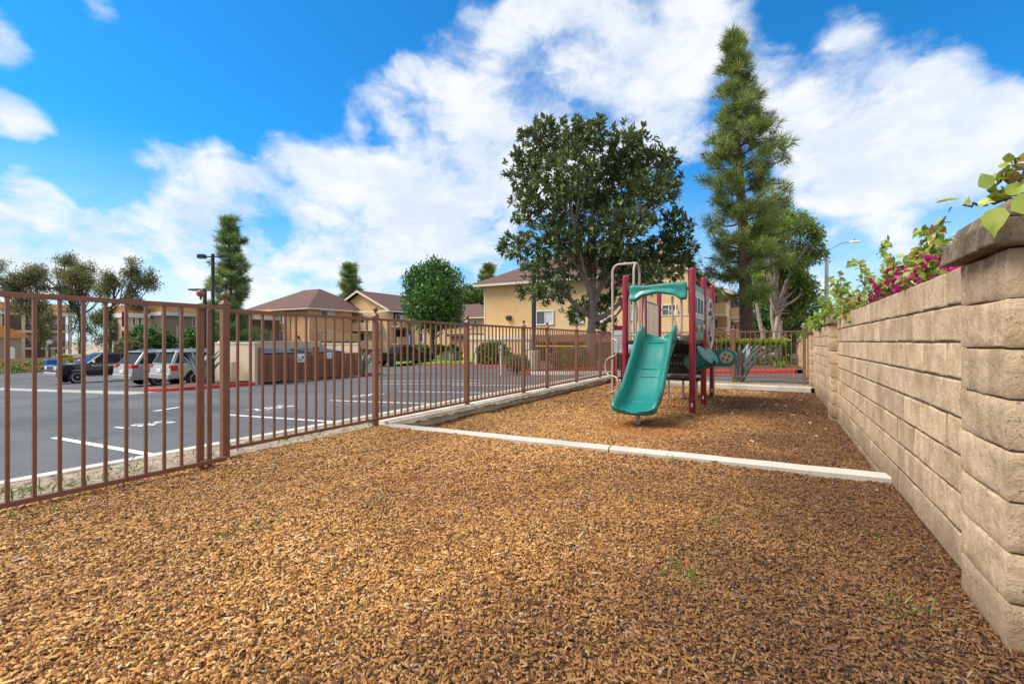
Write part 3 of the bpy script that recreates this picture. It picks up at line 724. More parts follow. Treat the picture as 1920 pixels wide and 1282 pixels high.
def pillar(y0, y1, x0, x1, zb, zt, rows, label, near=False, cap_h=.14):
    t = thing('wall_pillar', label, 'pillar', (x0, y0, zb), 0, 'block pillars along the wall')
    W_, L = x1 - x0, y1 - y0; hh = (zt - zb) / rows
    rough = .007 if near else .004
    MB().box((.014, .014, -.1), (W_ - .014, L - .014, zt - zb - .004)).build('mortar', 'mortar', t)
    for r in range(rows):
        sx = rng.uniform(0, 99); zl = [0, .045, .25, .5, .75, .955, 1] if near else [0, .08, .5, .92, 1]; nz = len(zl)
        V, F = [], []
        us = np.array([0, .025, .15, .3, .5, .7, .85, .975, 1]) if near else np.array([0, .06, .5, .94, 1])
        ring = [(u, 0) for u in us[:-1]] + [(1, u) for u in us[:-1]] + [(1 - u, 1) for u in us[:-1]] + [(0, 1 - u) for u in us[:-1]]
        nr = len(ring)
        for j in range(nz):
            for (a, b_) in ring:
                edge = j in (0, nz - 1)
                q = Vector((a * W_, b_ * L, 0)); out = Vector((a - .5, b_ - .5, 0)); out = Vector((out.x if abs(out.x) >= abs(out.y) - 1e-6 else 0, out.y if abs(out.y) >= abs(out.x) - 1e-6 else 0, 0)).normalized()
                d_ = (mnoise.noise((a * 3.2 + sx, b_ * 3.2, zl[j] * 2.5)) + .5 * mnoise.noise((a * 11 + sx, b_ * 11, zl[j] * 7))) * rough * .8 + (-.0035 if edge else .001)
                z = zl[j] * (hh - .008) + .004 + (mnoise.noise((a * 3 + sx, b_ * 3 + j * 5, 7)) * rough * .9 if edge else 0)
                V.append(tuple(q + out * d_ + Vector((0, 0, z))))
        for j in range(nz - 1):
            for i in range(nr): F.append((j * nr + i, j * nr + (i + 1) % nr, (j + 1) * nr + (i + 1) % nr, (j + 1) * nr + i))
        F += [tuple(range(nr))[::-1], tuple((nz - 1) * nr + i for i in range(nr))]
        me = bpy.data.meshes.new('block'); me.from_pydata(V, [], F); me.shade_smooth(); me.set_sharp_from_angle(angle=R(40))
        o = link('block', me, 'block_pillar', t); o.location = (0, 0, r * hh)
    zc = zt - zb; ov = .062 if near else .04
    if near:
        nb = 4; full_l = L + 2 * ov
        for k in range(nb):                     # ring of cap blocks on each side
            a, b_ = -ov + full_l * k / nb + .006, -ov + full_l * (k + 1) / nb - .006
            for side in (0, 1):
                xa, xb = (-ov, W_ / 2 - .004) if side == 0 else (W_ / 2 + .004, W_ + ov)
                q = MB().hexa([(xa, a, zc + .004), (xb, a, zc + .004), (xb, b_, zc + .004), (xa, b_, zc + .004), (xa + (.014 if side == 0 else 0), a + .004, zc + .098), (xb - (.014 if side else 0), a + .004, zc + .098), (xb - (.014 if side else 0), b_ - .004, zc + .098), (xa + (.014 if side == 0 else 0), b_ - .004, zc + .098)])
                q.build('cap_block', 'block_cap', t, bevel=.009)
        for k in range(3):
            a, b_ = -ov + .03 + (full_l - .06) * k / 3 + .004, -ov + .03 + (full_l - .06) * (k + 1) / 3 - .004
            MB().prism([(-ov + .03, zc + .101), (W_ + ov - .03, zc + .101), (W_ + ov - .055, zc + .165), (W_ / 2, zc + .185), (-ov + .055, zc + .165)], a, b_, 'y').build('cap_stone', 'block_cap', t, bevel=.014, seg=3)
    else:
        MB().hexa([(-ov, -ov, zc), (W_ + ov, -ov, zc), (W_ + ov, L + ov, zc), (-ov, L + ov, zc), (-ov + .01, -ov + .01, zc + cap_h), (W_ + ov - .01, -ov + .01, zc + cap_h), (W_ + ov - .01, L + ov - .01, zc + cap_h), (-ov + .01, L + ov - .01, zc + cap_h)]).build('cap_block', 'block_cap', t, bevel=.015)
    return t
pillar(2.305, 2.78, .715, 1.19, -.19, 1.437, 9, 'big rough tan block pillar with weathered double cap nearest the viewer', near=True)
block_wall(2.79, 8.19, 1.467, 9, 'near stretch of tan slump block wall between the big near pillar and the dark capped pillar')
pillar(8.2, 8.68, .70, 1.17, -.20, 1.36, 8, 'slim tan block pillar with dark square cap under the green vine', cap_h=.145)
block_wall(8.69, 13.15, 1.385, 9, 'second stretch of block wall, smoother and lower, beyond the dark capped pillar', rough=.003)
pillar(13.16, 13.62, .70, 1.17, -.15, 1.30, 8, 'tan block pillar where the far fence meets the wall', cap_h=.12)
block_wall(13.63, 19.2, 1.20, 8, 'low far stretch of block wall beyond the far fence', rough=.003)
pillar(19.21, 19.65, .70, 1.17, -.15, 1.12, 7, 'farthest block pillar seen through the end of the far fence', cap_h=.1)

# ------------------------------------------------------------------ edging of the play area
k0, k1 = at(728, 795, depth_x(728, -4.0)), at(1665, 907, depth_x(1665, WALL_X - .01))
kbm = MB(); n = 10; vs = []
dv = Vector((k1.x - k0.x, k1.y - k0.y, 0)).normalized(); nv = Vector((-dv.y, dv.x, 0))
t_ = thing('border_beam', 'long pale concrete edging crossing the bark mulch from fence to block wall', 'border', (0, 0, 0))
for (f0, f1) in ((0, .545), (.548, 1)):
    q = MB(); pr = []
    for f in np.linspace(f0, f1, 9):
        c = Vector((k0.x + (k1.x - k0.x) * f, k0.y + (k1.y - k0.y) * f, 0)); zt = .128 + (.058 - .128) * f + .006 * mnoise.noise((f * 20, 3, 1))
        pr.append([tuple(c + nv * s + Vector((0, 0, z))) for s, z in ((-.075, -.25), (.075, -.25), (.075, zt - .014), (.060, zt), (-.060, zt), (-.075, zt - .014))])
    V = [p for r in pr for p in r]; F = [(i * 6 + k, i * 6 + (k + 1) % 6, (i + 1) * 6 + (k + 1) % 6, (i + 1) * 6 + k) for i in range(8) for k in range(6)] + [tuple(range(6))[::-1], tuple(48 + k for k in range(6))]
    q.add(V, F).build('beam', 'kerb', t_, smooth=30)
sx = MB(); nseg = 40; V = []
ya, yb = k0.y + .02, 12.95
for i in range(nseg + 1):
    y = ya + (yb - ya) * i / nseg; w = .006 * mnoise.noise((y * 2.2, 0, 5))
    V += [(-4.20, y, -.45), (-3.985 + w, y, -.45), (-4.01 + w, y, .135), (-4.04 + w, y, .150), (-4.20, y, .150)]
F = [(i * 5 + k, i * 5 + (k + 1) % 5, (i + 1) * 5 + (k + 1) % 5, (i + 1) * 5 + k) for i in range(nseg) for k in range(5)] + [tuple(range(5))[::-1], tuple(nseg * 5 + k for k in range(5))]
o = sx.add(V, F).build('retaining_kerb', 'old_concrete', smooth=30); tag(o, 'stained concrete retaining kerb under the long brown fence', 'kerb')
o = MB().box((-4.2, 12.62, -.3), (.70, 12.76, .055)).build('far_kerb', 'kerb', bevel=.012); tag(o, 'thin grey kerb closing the far end of the play area', 'kerb')
sheet('far_dirt', list(np.linspace(-4.1, .75, 20)), list(np.linspace(12.7, 13.95, 8)), lambda x, y: .045 + .02 * mnoise.noise((x * 2, y * 2, 0)), 'dirt')

# ------------------------------------------------------------------ fences
PK = .0185
def picket(parent, p, z0, z1, me_cache={}):
    key = round(z1 - z0, 3)
    if key not in me_cache:
        me_cache[key] = MB().box((-PK / 2, -PK / 2, 0), (PK / 2, PK / 2, z1 - z0)).mesh('picket')
        me_cache[key].materials.append(M['fence'])
    o = link('picket', me_cache[key], None, parent); o.location = p[0], p[1], z0
    return o
def post(parent, x, y, z0, z1, w, ball=True, cap=True):
    o = MB().box((x - w / 2, y - w / 2, z0), (x + w / 2, y + w / 2, z1)).build('post', 'fence', parent, bevel=.004)
    if cap: MB().hexa([(x - w * .66, y - w * .66, z1), (x + w * .66, y - w * .66, z1), (x + w * .66, y + w * .66, z1), (x - w * .66, y + w * .66, z1), (x - w * .36, y - w * .36, z1 + .035), (x + w * .36, y - w * .36, z1 + .035), (x + w * .36, y + w * .36, z1 + .035), (x - w * .36, y + w * .36, z1 + .035)]).build('post_cap', 'fence', o, bevel=.004)
    if ball:
        r = .030; prof = [(w * .22, z1 + .03), (w * .2, z1 + .042)] + [(max(.002, r * math.sin(a)), z1 + .05 + r - r * math.cos(a)) for a in np.linspace(.35, math.pi - .02, 9)]
        MB().lathe(prof, (x, y, 0), n=16).build('finial', 'fence', o, smooth=60)
    return o
# near panel at the left of the picture
ye = y_at(396, PANEL_X)
nf = thing('fence_panel', 'near brown metal picket panel at left edge, standing just inside the fence line', 'fence', (PANEL_X, 0, 0))
for zz, nm in ((1.375, 'top_rail'), (.160, 'bottom_rail')):
    MB().box((PANEL_X - .016, -1.6, zz - .016), (PANEL_X + .016, y_at(424, PANEL_X) - .0, zz + .016)).build(nm, 'fence', nf, bevel=.003)
y = y_at(371, PANEL_X)
while y > -1.5:
    picket(nf, (PANEL_X, y), .177, 1.358); y -= .1135
for px, w in ((383, .038), (399, .030)):
    yy = y_at(px, PANEL_X); post(nf, PANEL_X - .05, yy, .06, 1.40 if px == 383 else 1.355, w, px == 383, False)
# long fence
lf = thing('picket_fence', 'long brown metal picket fence with ball finials running beside the parking lot', 'fence', (FENCE_X, 0, 0))
yy0, yy1 = y_at(419, FENCE_X), FARF_Y
posts = [y_at(p, FENCE_X) for p in (704, 876, 982, 1026, 1081, 1125)]
MB().box((FENCE_X - .015, yy0 + .04, 1.350), (FENCE_X + .015, yy1, 1.382)).build('top_rail', 'fence', lf, bevel=.003)
MB().box((FENCE_X - .015, yy0 + .04, .175), (FENCE_X + .015, yy1, .205)).build('bottom_rail', 'fence', lf, bevel=.003)
post(lf, FENCE_X + .02, yy0, 0, 1.415, .058)
for y in posts: post(lf, FENCE_X, y, -.05, 1.40, .056)
y = yy0 + .12
while y < yy1 - .05:
    if min(abs(y - q) for q in posts) > .045: picket(lf, (FENCE_X, y), .206, 1.349)
    y += .1135
# far fence across the end
ff = thing('picket_fence', 'far brown picket fence across the end of the play area, agave behind it', 'fence', (-1.6, FARF_Y, 0))
MB().box((FENCE_X, FARF_Y - .015, 1.345), (.70, FARF_Y + .015, 1.377)).build('top_rail', 'fence', ff, bevel=.003)
MB().box((FENCE_X, FARF_Y - .015, .19), (.70, FARF_Y + .015, .22)).build('bottom_rail', 'fence', ff, bevel=.003)
fposts = [FENCE_X, x_at(1262, FARF_Y), x_at(1375, FARF_Y), .60]
for x in fposts: post(ff, x, FARF_Y, 0, 1.42, .07, ball=(x < 0))
x = FENCE_X + .11
while x < .68:
    if min(abs(x - q) for q in fposts) > .05: picket(ff, (x, FARF_Y), .221, 1.344)
    x += .1135

# ------------------------------------------------------------------ playground
XL, XR, Y1, Y2, Y3, DK = -2.22, -1.15, 7.81, 9.1, 10.42, 1.13
pg = thing('playground_structure', 'children\'s play tower with green slide, maroon posts and tan climbing bars on the bark', 'playground', (-1.68, 9, 0))
def maroon_post(x, y, z1=2.2):
    r = .050; gz = mulch_z(x, y) - .06
    prof = [(r, gz), (r, z1)] + [(r * math.cos(a) * 1.0, z1 + r * .8 * math.sin(a)) for a in np.linspace(.2, 1.5, 6)]
    o = MB().lathe(prof, (x, y, 0), n=20).build('post', 'maroon', pg, smooth=50)
    c = MB().box((x - .012, y - r - .004, gz + .17), (x + .012, y - r + .004, gz + .23)); c.build('decal', 'white_paint', o)
    return o
for x, y in ((XL, Y1), (XR, Y1), (XL, Y2), (XR, Y2), (XL, Y3), (XR, Y3)):
    p_ = maroon_post(x, y, 2.24 if x > -2 else 2.19)
    cl = MB()
    cl.lathe([(.056, 1.06), (.058, 1.08), (.056, 1.10)], (x, y, 0), n=16)
    cl.build('collar', 'maroon', p_, smooth=40)
# deck and steps
MB().box((XL + .02, Y1 - .03, DK - .07), (XR - .02, Y2, DK)).build('deck', 'dark_deck', pg, bevel=.012)
MB().box((XL + .02, Y2 + .005, .86), (XR - .02, Y3, .92)).build('deck', 'dark_deck', pg, bevel=.012)
def holed_riser(y, z0, z1, x0, x1, rows, n, taper=0):
    q = MB(); zs = [z0] + [v for r in rows for v in (r - .016, r + .016)] + [z1]
    for i in range(len(zs) - 1):
        if i % 2 == 0: q.hexa([(x0 + taper * (1 - (zs[i] - z0) / (z1 - z0)), y, zs[i]), (x1, y, zs[i]), (x1, y + .02, zs[i]), (x0 + taper * (1 - (zs[i] - z0) / (z1 - z0)), y + .02, zs[i]),
                               (x0 + taper * (1 - (zs[i + 1] - z0) / (z1 - z0)), y, zs[i + 1]), (x1, y, zs[i + 1]), (x1, y + .02, zs[i + 1]), (x0 + taper * (1 - (zs[i + 1] - z0) / (z1 - z0)), y + .02, zs[i + 1])])
        else:
            xx = x0 + taper * .6; st = (x1 - xx) / n
            for k in range(n): q.box((xx + k * st, y, zs[i]), (xx + (k + .66) * st, y + .02, zs[i + 1]))
    return q.build('riser', 'dark_deck', pg)
holed_riser(Y2 + .02, .50, DK - .072, XL + .10, XR - .05, [.70, .86], 14, .22)
for k, (z, y0) in enumerate(((.62, Y2 + .10), (.40, Y2 + .40))):
    MB().box((XL + .30, y0, z - .05), (XR - .12, y0 + .36, z)).build('step', 'dark_deck', pg, bevel=.01)
for x in (XL + .34, XR - .45, XR - .2): MB().tube([(x, Y2 + .6, -.1), (x, Y2 + .6, .42)], .022, 10).build('support', 'steel', pg, smooth=50)
MB().box((XL + .30, Y3 - .45, .36), (XL + .72, Y3 - .1, .41)).build('step', 'dark_deck', pg, bevel=.01)
# slide
prof = [(7.86, 1.135), (7.76, 1.13), (7.66, 1.09), (7.55, .985), (7.45, .875), (7.35, .775), (7.24, .685), (7.12, .575), (6.98, .445), (6.84, .325), (6.70, .245), (6.56, .200), (6.42, .178), (6.33, .160), (6.28, .118)]
SXC = -1.675
def slide():
    V, F = [], []; n = len(prof)
    for i, (y, z) in enumerate(prof):
        a, b_ = prof[max(0, i - 1)], prof[min(n - 1, i + 1)]
        ty, tz = b_[0] - a[0], b_[1] - a[1]; l = math.hypot(ty, tz); ny, nz = (tz / l, -ty / l)
        if nz < 0: ny, nz = -ny, -nz
        f = i / (n - 1)
        hgt = .23 - .03 * f if f < .8 else .206 - (f - .8) * .55
        if i <= 1: hgt = .12 + .07 * i
        hw = .205 + .03 * f; ol = .080
        sec = [(-hw - ol, -.05), (-hw - ol - .006, hgt - .03), (-hw - ol + .012, hgt), (-hw - .024, hgt - .002), (-hw + .006, hgt * .55), (-hw + .016, .045), (-hw + .055, .004), (-hw * .3, -.004), (hw * .3, -.004), (hw - .055, .004), (hw - .016, .045), (hw - .006, hgt * .55), (hw + .024, hgt - .002), (hw + ol - .012, hgt), (hw + ol + .006, hgt - .03), (hw + ol, -.05)]
        for (u, v_) in sec: V.append((SXC + u, y + ny * v_, z + nz * v_))
    k = 16
    for i in range(n - 1):
        for j in range(k - 1): F.append((i * k + j, i * k + j + 1, (i + 1) * k + j + 1, (i + 1) * k + j))
        F.append((i * k + k - 1, i * k, (i + 1) * k, (i + 1) * k + k - 1))
    F.append(tuple(range(k))[::-1]); F.append(tuple((n - 1) * k + j for j in range(k)))
    q = MB().add(V, F); me = q.mesh('slide'); me.shade_smooth(); me.set_sharp_from_angle(angle=R(75))
    o = link('slide', me, 'slide', pg)
    md = o.modifiers.new('smooth', 'SUBSURF'); md.levels = 2; md.render_levels = 2
    return o
sl = slide()
for s in (-1, 1):                        # tall hand horns at the top of the slide
    q = MB(); V, F = [], []
    out = [(7.90, 1.10), (7.86, 1.30), (7.80, 1.365), (7.74, 1.36), (7.66, 1.27), (7.54, 1.14), (7.42, .995), (7.46, .90), (7.60, 1.0), (7.74, 1.06)]
    x0 = SXC + s * .232; x1 = SXC + s * .288
    q.prism([(a, b_) for a, b_ in out], min(x0, x1), max(x0, x1), 'x').build('side_horn', 'slide', pg, smooth=50, bevel=.018, seg=3)
for (ia, ib) in ((2, 6), (7, 10)):       # moulded panel outlines in the slide bed
    def bed(i, u):
        (ya, za), (yb2, zb2) = prof[i - 1], prof[i + 1]; ty, tz = yb2 - ya, zb2 - za; l = math.hypot(ty, tz); ny, nz = (tz / l, -ty / l)
        if nz < 0: ny, nz = -ny, -nz
        return Vector((SXC + u, prof[i][0] + ny * .003, prof[i][1] + nz * .003))
    hw_ = .125 + .005 * ia
    loop = [bed(i, -hw_) for i in range(ia, ib + 1)] + [bed(ib, hw_ * f) for f in (-.6, 0, .6)] + [bed(i, hw_) for i in range(ib, ia - 1, -1)] + [bed(ia, hw_ * f) for f in (.6, 0, -.6)] + [bed(ia, -hw_)]
    MB().tube(loop, .007, 6, False).build('moulded_panel', 'slide', sl, smooth=60)
MB().tube([(SXC, 6.52, -.1), (SXC, 6.52, .17)], .030, 12).build('slide_leg', 'tan_tube', pg, smooth=50)
# wavy green cross piece over the slide
up_, lo_ = [], []
for i in range(25):
    f = i / 24; x = XL + .075 + (XR - XL - .15) * f
    e = max(0, 1 - min(f, 1 - f) / .26); lug = e * e * (3 - 2 * e)
    zt = 1.985 + .05 * lug + .012 * math.sin(f * 6.3); zb = 1.845 + .03 * math.cos((f - .5) * 6.3 * 1.2) * (1 - lug) - .10 * lug * (1 if min(f, 1 - f) > .02 else 1)
    zt = 2.045 + .012 * lug - .012 * math.sin(f * math.pi * 2) * (1 - lug); zb = 1.872 + .016 * math.cos((f - .5) * 12) * (1 - lug) - .10 * min(1, lug * 1.8); up_.append((x, zt)); lo_.append((x, zb))
V, F = [], []
for (x, zt), (_, zb) in zip(up_, lo_):
    V += [(x, Y1 + .08, zt), (x, Y1 - .02, zt + .012), (x, Y1 - .065, zt - .03), (x, Y1 - .03 - .03 * 0, (zt + zb) / 2 + .0), (x, Y1 - .10, zb + .03), (x, Y1 - .085, zb), (x, Y1 + .06, zb), (x, Y1 + .085, zb + .03)]
k = 8
for i in range(24): F += [(i * k + j, i * k + (j + 1) % k, (i + 1) * k + (j + 1) % k, (i + 1) * k + j) for j in range(k)]
F += [tuple(range(k))[::-1], tuple(24 * k + j for j in range(k))]
o = MB().add(V, F).build('canopy_bar', 'slide', pg, smooth=65); md = o.modifiers.new('smooth', 'SUBSURF'); md.levels = 1; md.render_levels = 1
MB().box((-1.80, Y1 - .052, 1.962), (-1.63, Y1 - .042, 1.985)).build('label_plate', 'green_panel', o, bevel=.003)
for x0, x1 in ((XL + .04, XL + .10), (XR - .10, XR - .04)): MB().tube([(x0, Y1, 1.95), (x1, Y1, 1.95)], .022, 10).build('clamp', 'maroon', pg, smooth=50)
# bars either side of the slide
def rail(pts, r=.019, nm='handrail', n=10): return MB().tube(pts, r, n).build(nm, 'tan_tube', pg, smooth=60)
def arc(c, u, v_, r, a0, a1, n=8): return [Vector(c) + Vector(u) * (r * math.cos(a)) + Vector(v_) * (r * math.sin(a)) for a in np.linspace(a0, a1, n)]
X_, Z_ = (1, 0, 0), (0, 0, 1)
for s, xi in ((1, XR - .17), (-1, XL + .17)):
    for dx in (0, .12 * -s * 1):
        pass
    xa, xb = xi - s * .14, xi
    rail([(xa, Y1 + .03, 1.84), (xa, Y1 + .03, 1.30)] + arc((xa + s * .09, Y1 + .03, 1.30), X_, Z_, .09, math.pi if s > 0 else 0, math.pi * 1.5 if s > 0 else -math.pi / 2)[1:] + [(xb + s * .09, Y1 + .03, 1.21)])
    rail([(xb, Y1 + .03, 1.84), (xb, Y1 + .03, 1.13)])
# barred guard between the left posts of the far bay, and a hoop by the stairs
gd = rail([(XL, Y2 + .05, 1.90), (XL, Y3 - .05, 1.90)], .018, 'guard_rail'); rail([(XL, Y2 + .05, 1.15), (XL, Y3 - .05, 1.15)], .018, 'guard_rail')
for k in range(11):
    yb_ = Y2 + .10 + k * .112; MB().tube([(XL, yb_, 1.15), (XL, yb_, 1.90)], .012, 8, False).build('guard_bar', 'tan_tube', pg, smooth=60)
rail([(XL + .04, Y3, 1.80), (XL + .16, Y3, 1.80), (XL + .25, Y3, 1.76), (XL + .31, Y3, 1.66), (XL + .36, Y3, 1.45), (XL + .46, Y3 - .05, 1.15), (XL + .5, Y3 - .05, .95)], .018)
# arch climber with serpentine rungs on the left side
cx_, cy_, cz_ = -2.72, 8.70, 2.57
rail([(cx_, cy_, -.08), (cx_, cy_, cz_ - .13)] + arc((cx_ + .13, cy_, cz_ - .13), X_, Z_, .13, math.pi, math.pi / 2)[1:] + [(XL - .04, cy_, cz_)], .022, 'climber_pole')
rail([(XL - .04, cy_ - .21, 1.05), (XL - .04, cy_ - .21, cz_ - .21)] + [Vector((XL - .04, cy_ + .21 * math.sin(a), cz_ - .21 + .21 * math.cos(a))) for a in np.linspace(-math.pi / 2, math.pi / 2, 11)][1:] + [(XL - .04, cy_ + .21, 1.05)], .020, 'climber_hoop')
pts = []; z = -.02; s = 1
zig = [(-.0, 1.02), (.13, 1.0), (.16, .93), (.15, .78), (.10, .70), (-.08, .66), (-.17, .60), (-.19, .48), (-.16, .36), (-.08, .31), (.08, .31), (.15, .27), (.17, .16), (.15, .07), (.06, .02), (-.10, -.02), (-.17, -.08)]
zz = []
for (u, v_) in zig: zz.append(Vector((cx_ + u * .87, cy_ - u * .5 - .035, v_ + .14)))
sm = []
for i in range(len(zz) - 1):
    for f in (0, .33, .66): sm.append(zz[i].lerp(zz[i + 1], f))
for _ in range(2): sm = [sm[0]] + [(sm[i - 1] + sm[i] * 2 + sm[i + 1]) / 4 for i in range(1, len(sm) - 1)] + [sm[-1]]
rail(sm, .016, 'serpent_rung', 8)
for k in range(4): rail([(XL - .04, Y1 + .16 + .1 * k, 1.13), (XL - .04, Y1 + .16 + .1 * k, 1.88)], .012, 'guard_bar', 8)
rail([(XL - .04, Y1 + .06, 1.88), (XL - .04, cy_ - .25, 1.88)], .016, 'guard_rail')
# play panels on the right side
def plate(y0, y1, z0, z1, m, nm, x=XR, th=.03, parent=pg): return MB().box((x - th / 2, y0, z0), (x + th / 2, y1, z1)).build(nm, m, parent, bevel=.006)
ya_, yb_ = Y1 + .07, Y2 - .07
pn = plate(ya_, yb_, 1.14, 2.04, 'green_panel', 'window_panel')
fr = MB()
for (a, b_, c, d_) in ((ya_ + .03, yb_ - .03, 1.82, 1.93), (ya_ + .03, yb_ - .03, 1.48, 1.58), (ya_ + .03, ya_ + .10, 1.58, 1.82), (yb_ - .10, yb_ - .03, 1.58, 1.82)):
    for sx_ in (-1, 1): plate(a, b_, c, d_, 'tan_panel', 'panel_frame', XR + sx_ * .021, .012, pn)
for k in range(3):
    yk = ya_ + .22 + k * (yb_ - ya_ - .44) / 2
    for sx_ in (-1, 1): MB().tube([(XR + sx_ * .024, yk, 1.58), (XR + sx_ * .024, yk, 1.82)], .014, 8).build('panel_bar', 'steel', pn, smooth=50)
for sx_ in (-1, 1): plate(ya_ + .10, yb_ - .10, 1.58, 1.82, 'dark_deck', 'panel_opening', XR + sx_ * .0155, .003, pn)
for k, (yk, zk) in enumerate(((ya_ + .28, 1.33), (yb_ - .30, 1.36))):
    for sx_ in (-1, 1): MB().lathe([(.062, -.022), (.070, 0), (.050, .03), (.012, .036)], (XR + sx_ * .04, yk, zk), 'x', 6).build('play_knob', 'tan_panel', pn, smooth=30)
bolt = MB()
for yk in np.linspace(ya_ + .06, yb_ - .06, 7):
    for zk in (1.165, 1.53, 1.875):
        for sx_ in (-1, 1): bolt.lathe([(.010, -.004), (.010, .004)], (XR + sx_ * (.019 if zk < 1.2 else .031), yk, zk), 'x', 6)
o = bolt.build('bolts', 'steel', pn); o['kind'] = 'stuff'; o.name = 'bolt_heads'
ya_, yb_ = Y2 + .07, Y3 - .07
pn = plate(ya_, yb_, .90, 1.97, 'green_panel', 'maze_panel')
yc, zc = (ya_ + yb_) / 2, 1.44
for sx_ in (-1, 1):
    ring = MB()
    pts = [(XR + sx_ * .028, yc + .50 * math.cos(a), zc + .46 * math.sin(a)) for a in np.linspace(0, 2 * math.pi, 28)]
    ring.tube(pts, .032, 8, False)
    ring.tube([(XR + sx_ * .028, yc + .34 * math.cos(a) * (1 - a / 14), zc + .34 * math.sin(a) * (1 - a / 14)) for a in np.linspace(0, 10, 40)], .026, 6)
    ring.build('maze_track', 'tan_panel', pn, smooth=60)
    for (dy, dz) in ((-.25, .2), (.22, .12), (.05, -.28), (-.2, -.16)): MB().lathe([(.04, -.012), (.045, 0), (.03, .014)], (XR + sx_ * .045, yc + dy, zc + dz), 'x', 10).build('maze_bead', 'dark_deck', pn, smooth=40)
# pair of green drums under the panels
for k, (y0, z0) in enumerate(((8.55, .80), (9.45, .78))):
    q = MB(); prof_ = [(.125, -.20), (.15, -.17), (.165, -.02), (.178, .10), (.185, .125), (.19, .135)]
    q.lathe(prof_, n=20)
    for a in np.linspace(0, 2 * math.pi, 9)[:-1]: q.hexa([(math.cos(a) * .15 - .012, math.sin(a) * .15 - .012, -.16), (math.cos(a) * .15 + .012, math.sin(a) * .15 - .012, -.16), (math.cos(a) * .15 + .012, math.sin(a) * .15 + .012, -.16), (math.cos(a) * .15 - .012, math.sin(a) * .15 + .012, -.16), (math.cos(a) * .185 - .012, math.sin(a) * .185 - .012, .11), (math.cos(a) * .185 + .012, math.sin(a) * .185 - .012, .11), (math.cos(a) * .185 + .012, math.sin(a) * .185 + .012, .11), (math.cos(a) * .185 - .012, math.sin(a) * .185 + .012, .11)])
    dr = q.build('drum', 'slide', pg, smooth=45)
    MB().lathe([(.19, .136), (.192, .150), (.170, .158), (.02, .150)], n=20).build('drum_skin', 'green_panel', dr, smooth=40)
    dr.location = (XR - .02, y0, z0); dr.rotation_euler = (0, R(52), R(-12))
    MB().tube([(XR - .10, y0, z0 - .02), (XR - .16, y0 + .25, z0 + .05)], .02, 8).build('drum_bracket', 'tan_panel', pg, smooth=50)
# oblong steering panel sticking out past the last post
out_ = [(-.02, .14), (-.02, -.20)] + [(.22 + .19 * math.cos(a), -.02 + .185 * math.sin(a)) for a in np.linspace(-1.35, 1.9, 14)]
sp_ = MB().prism([(XR + .05 + a, .80 + b_) for a, b_ in out_], Y3 - .03, Y3 + .03, 'y').build('steering_panel', 'slide', pg, smooth=40, bevel=.014, seg=3)
MB().lathe([(.125, -.012), (.128, 0), (.10, .006), (.10, .012), (.03, .014)], (XR + .27, Y3 - .038, .79), 'y', 22).build('disc', 'tan_panel', sp_, smooth=30)
for a in range(4): MB().lathe([(.020, -.008), (.018, 0)], (XR + .27 + .062 * math.cos(a * 1.57 + .4), Y3 - .055, .79 + .062 * math.sin(a * 1.57 + .4)), 'y', 8).build('disc_stud', 'dark_deck', sp_, smooth=30)
for x in (XR - .1, XR + .06): MB().tube([(x, Y3 - .25, -.1), (x, Y3 - .25, .6)], .014, 8).build('support', 'tan_tube', pg, smooth=50)

# notice board and litter bin between far kerb and far fence
nb = thing('notice_board', 'white rules board under a maroon header behind the climbing pole', 'sign', tuple(at(1163, 700, 11.6))[:2] + (.03,), YAW)
MB().box((-.19, -.012, .80), (.21, .012, 1.36)).build('board', 'white_paint', nb, bevel=.012)
MB().prism([(-.20, 1.365), (.22, 1.365), (.20, 1.45), (.10, 1.475), (-.08, 1.475), (-.18, 1.45)], -.02, .02, 'y').build('header', 'maroon', nb, bevel=.008)
for x in (-.14, .16): MB().tube([(x, .03, -.1), (x, .03, 1.38)], .025, 10).build('post', 'maroon', nb, smooth=50)
pr_ = MB()
for k, (a, b_, z) in enumerate(((-.15, .17, 1.235), (-.14, .10, 1.17), (-.14, .16, 1.12), (-.14, .06, 1.07), (-.14, .15, 1.02), (-.14, .12, .97), (-.14, .16, .92), (.02, .16, .86))): pr_.box((a, -.0145, z - .007 - (.012 if k == 0 else 0)), (b_, -.0125, z + .007))
o = pr_.build('printed_lines', 'steel', nb); o['kind'] = 'stuff'
bn = thing('litter_bin', 'black litter bin with pale grey dome lid in front of the far fence', 'bin', tuple(at(1180, 700, 12.4))[:2] + (.03,))
MB().lathe([(.20, 0), (.22, .02), (.235, .70), (.25, .72), (.25, .75), (.2, .755)], n=20).build('drum', 'dark_deck', bn, smooth=40)
MB().lathe([(.245, .756), (.255, .78), (.24, .90), (.19, .99), (.10, 1.04), (.02, 1.05)], n=20).build('dome_lid', 'steel', bn, smooth=60)

for t_w in (nf, lf, ff, pg):              # their parts were drawn in world coordinates
    for ch in list(bpy.data.objects):
        if ch.parent == t_w: ch.location = ch.location - t_w.location

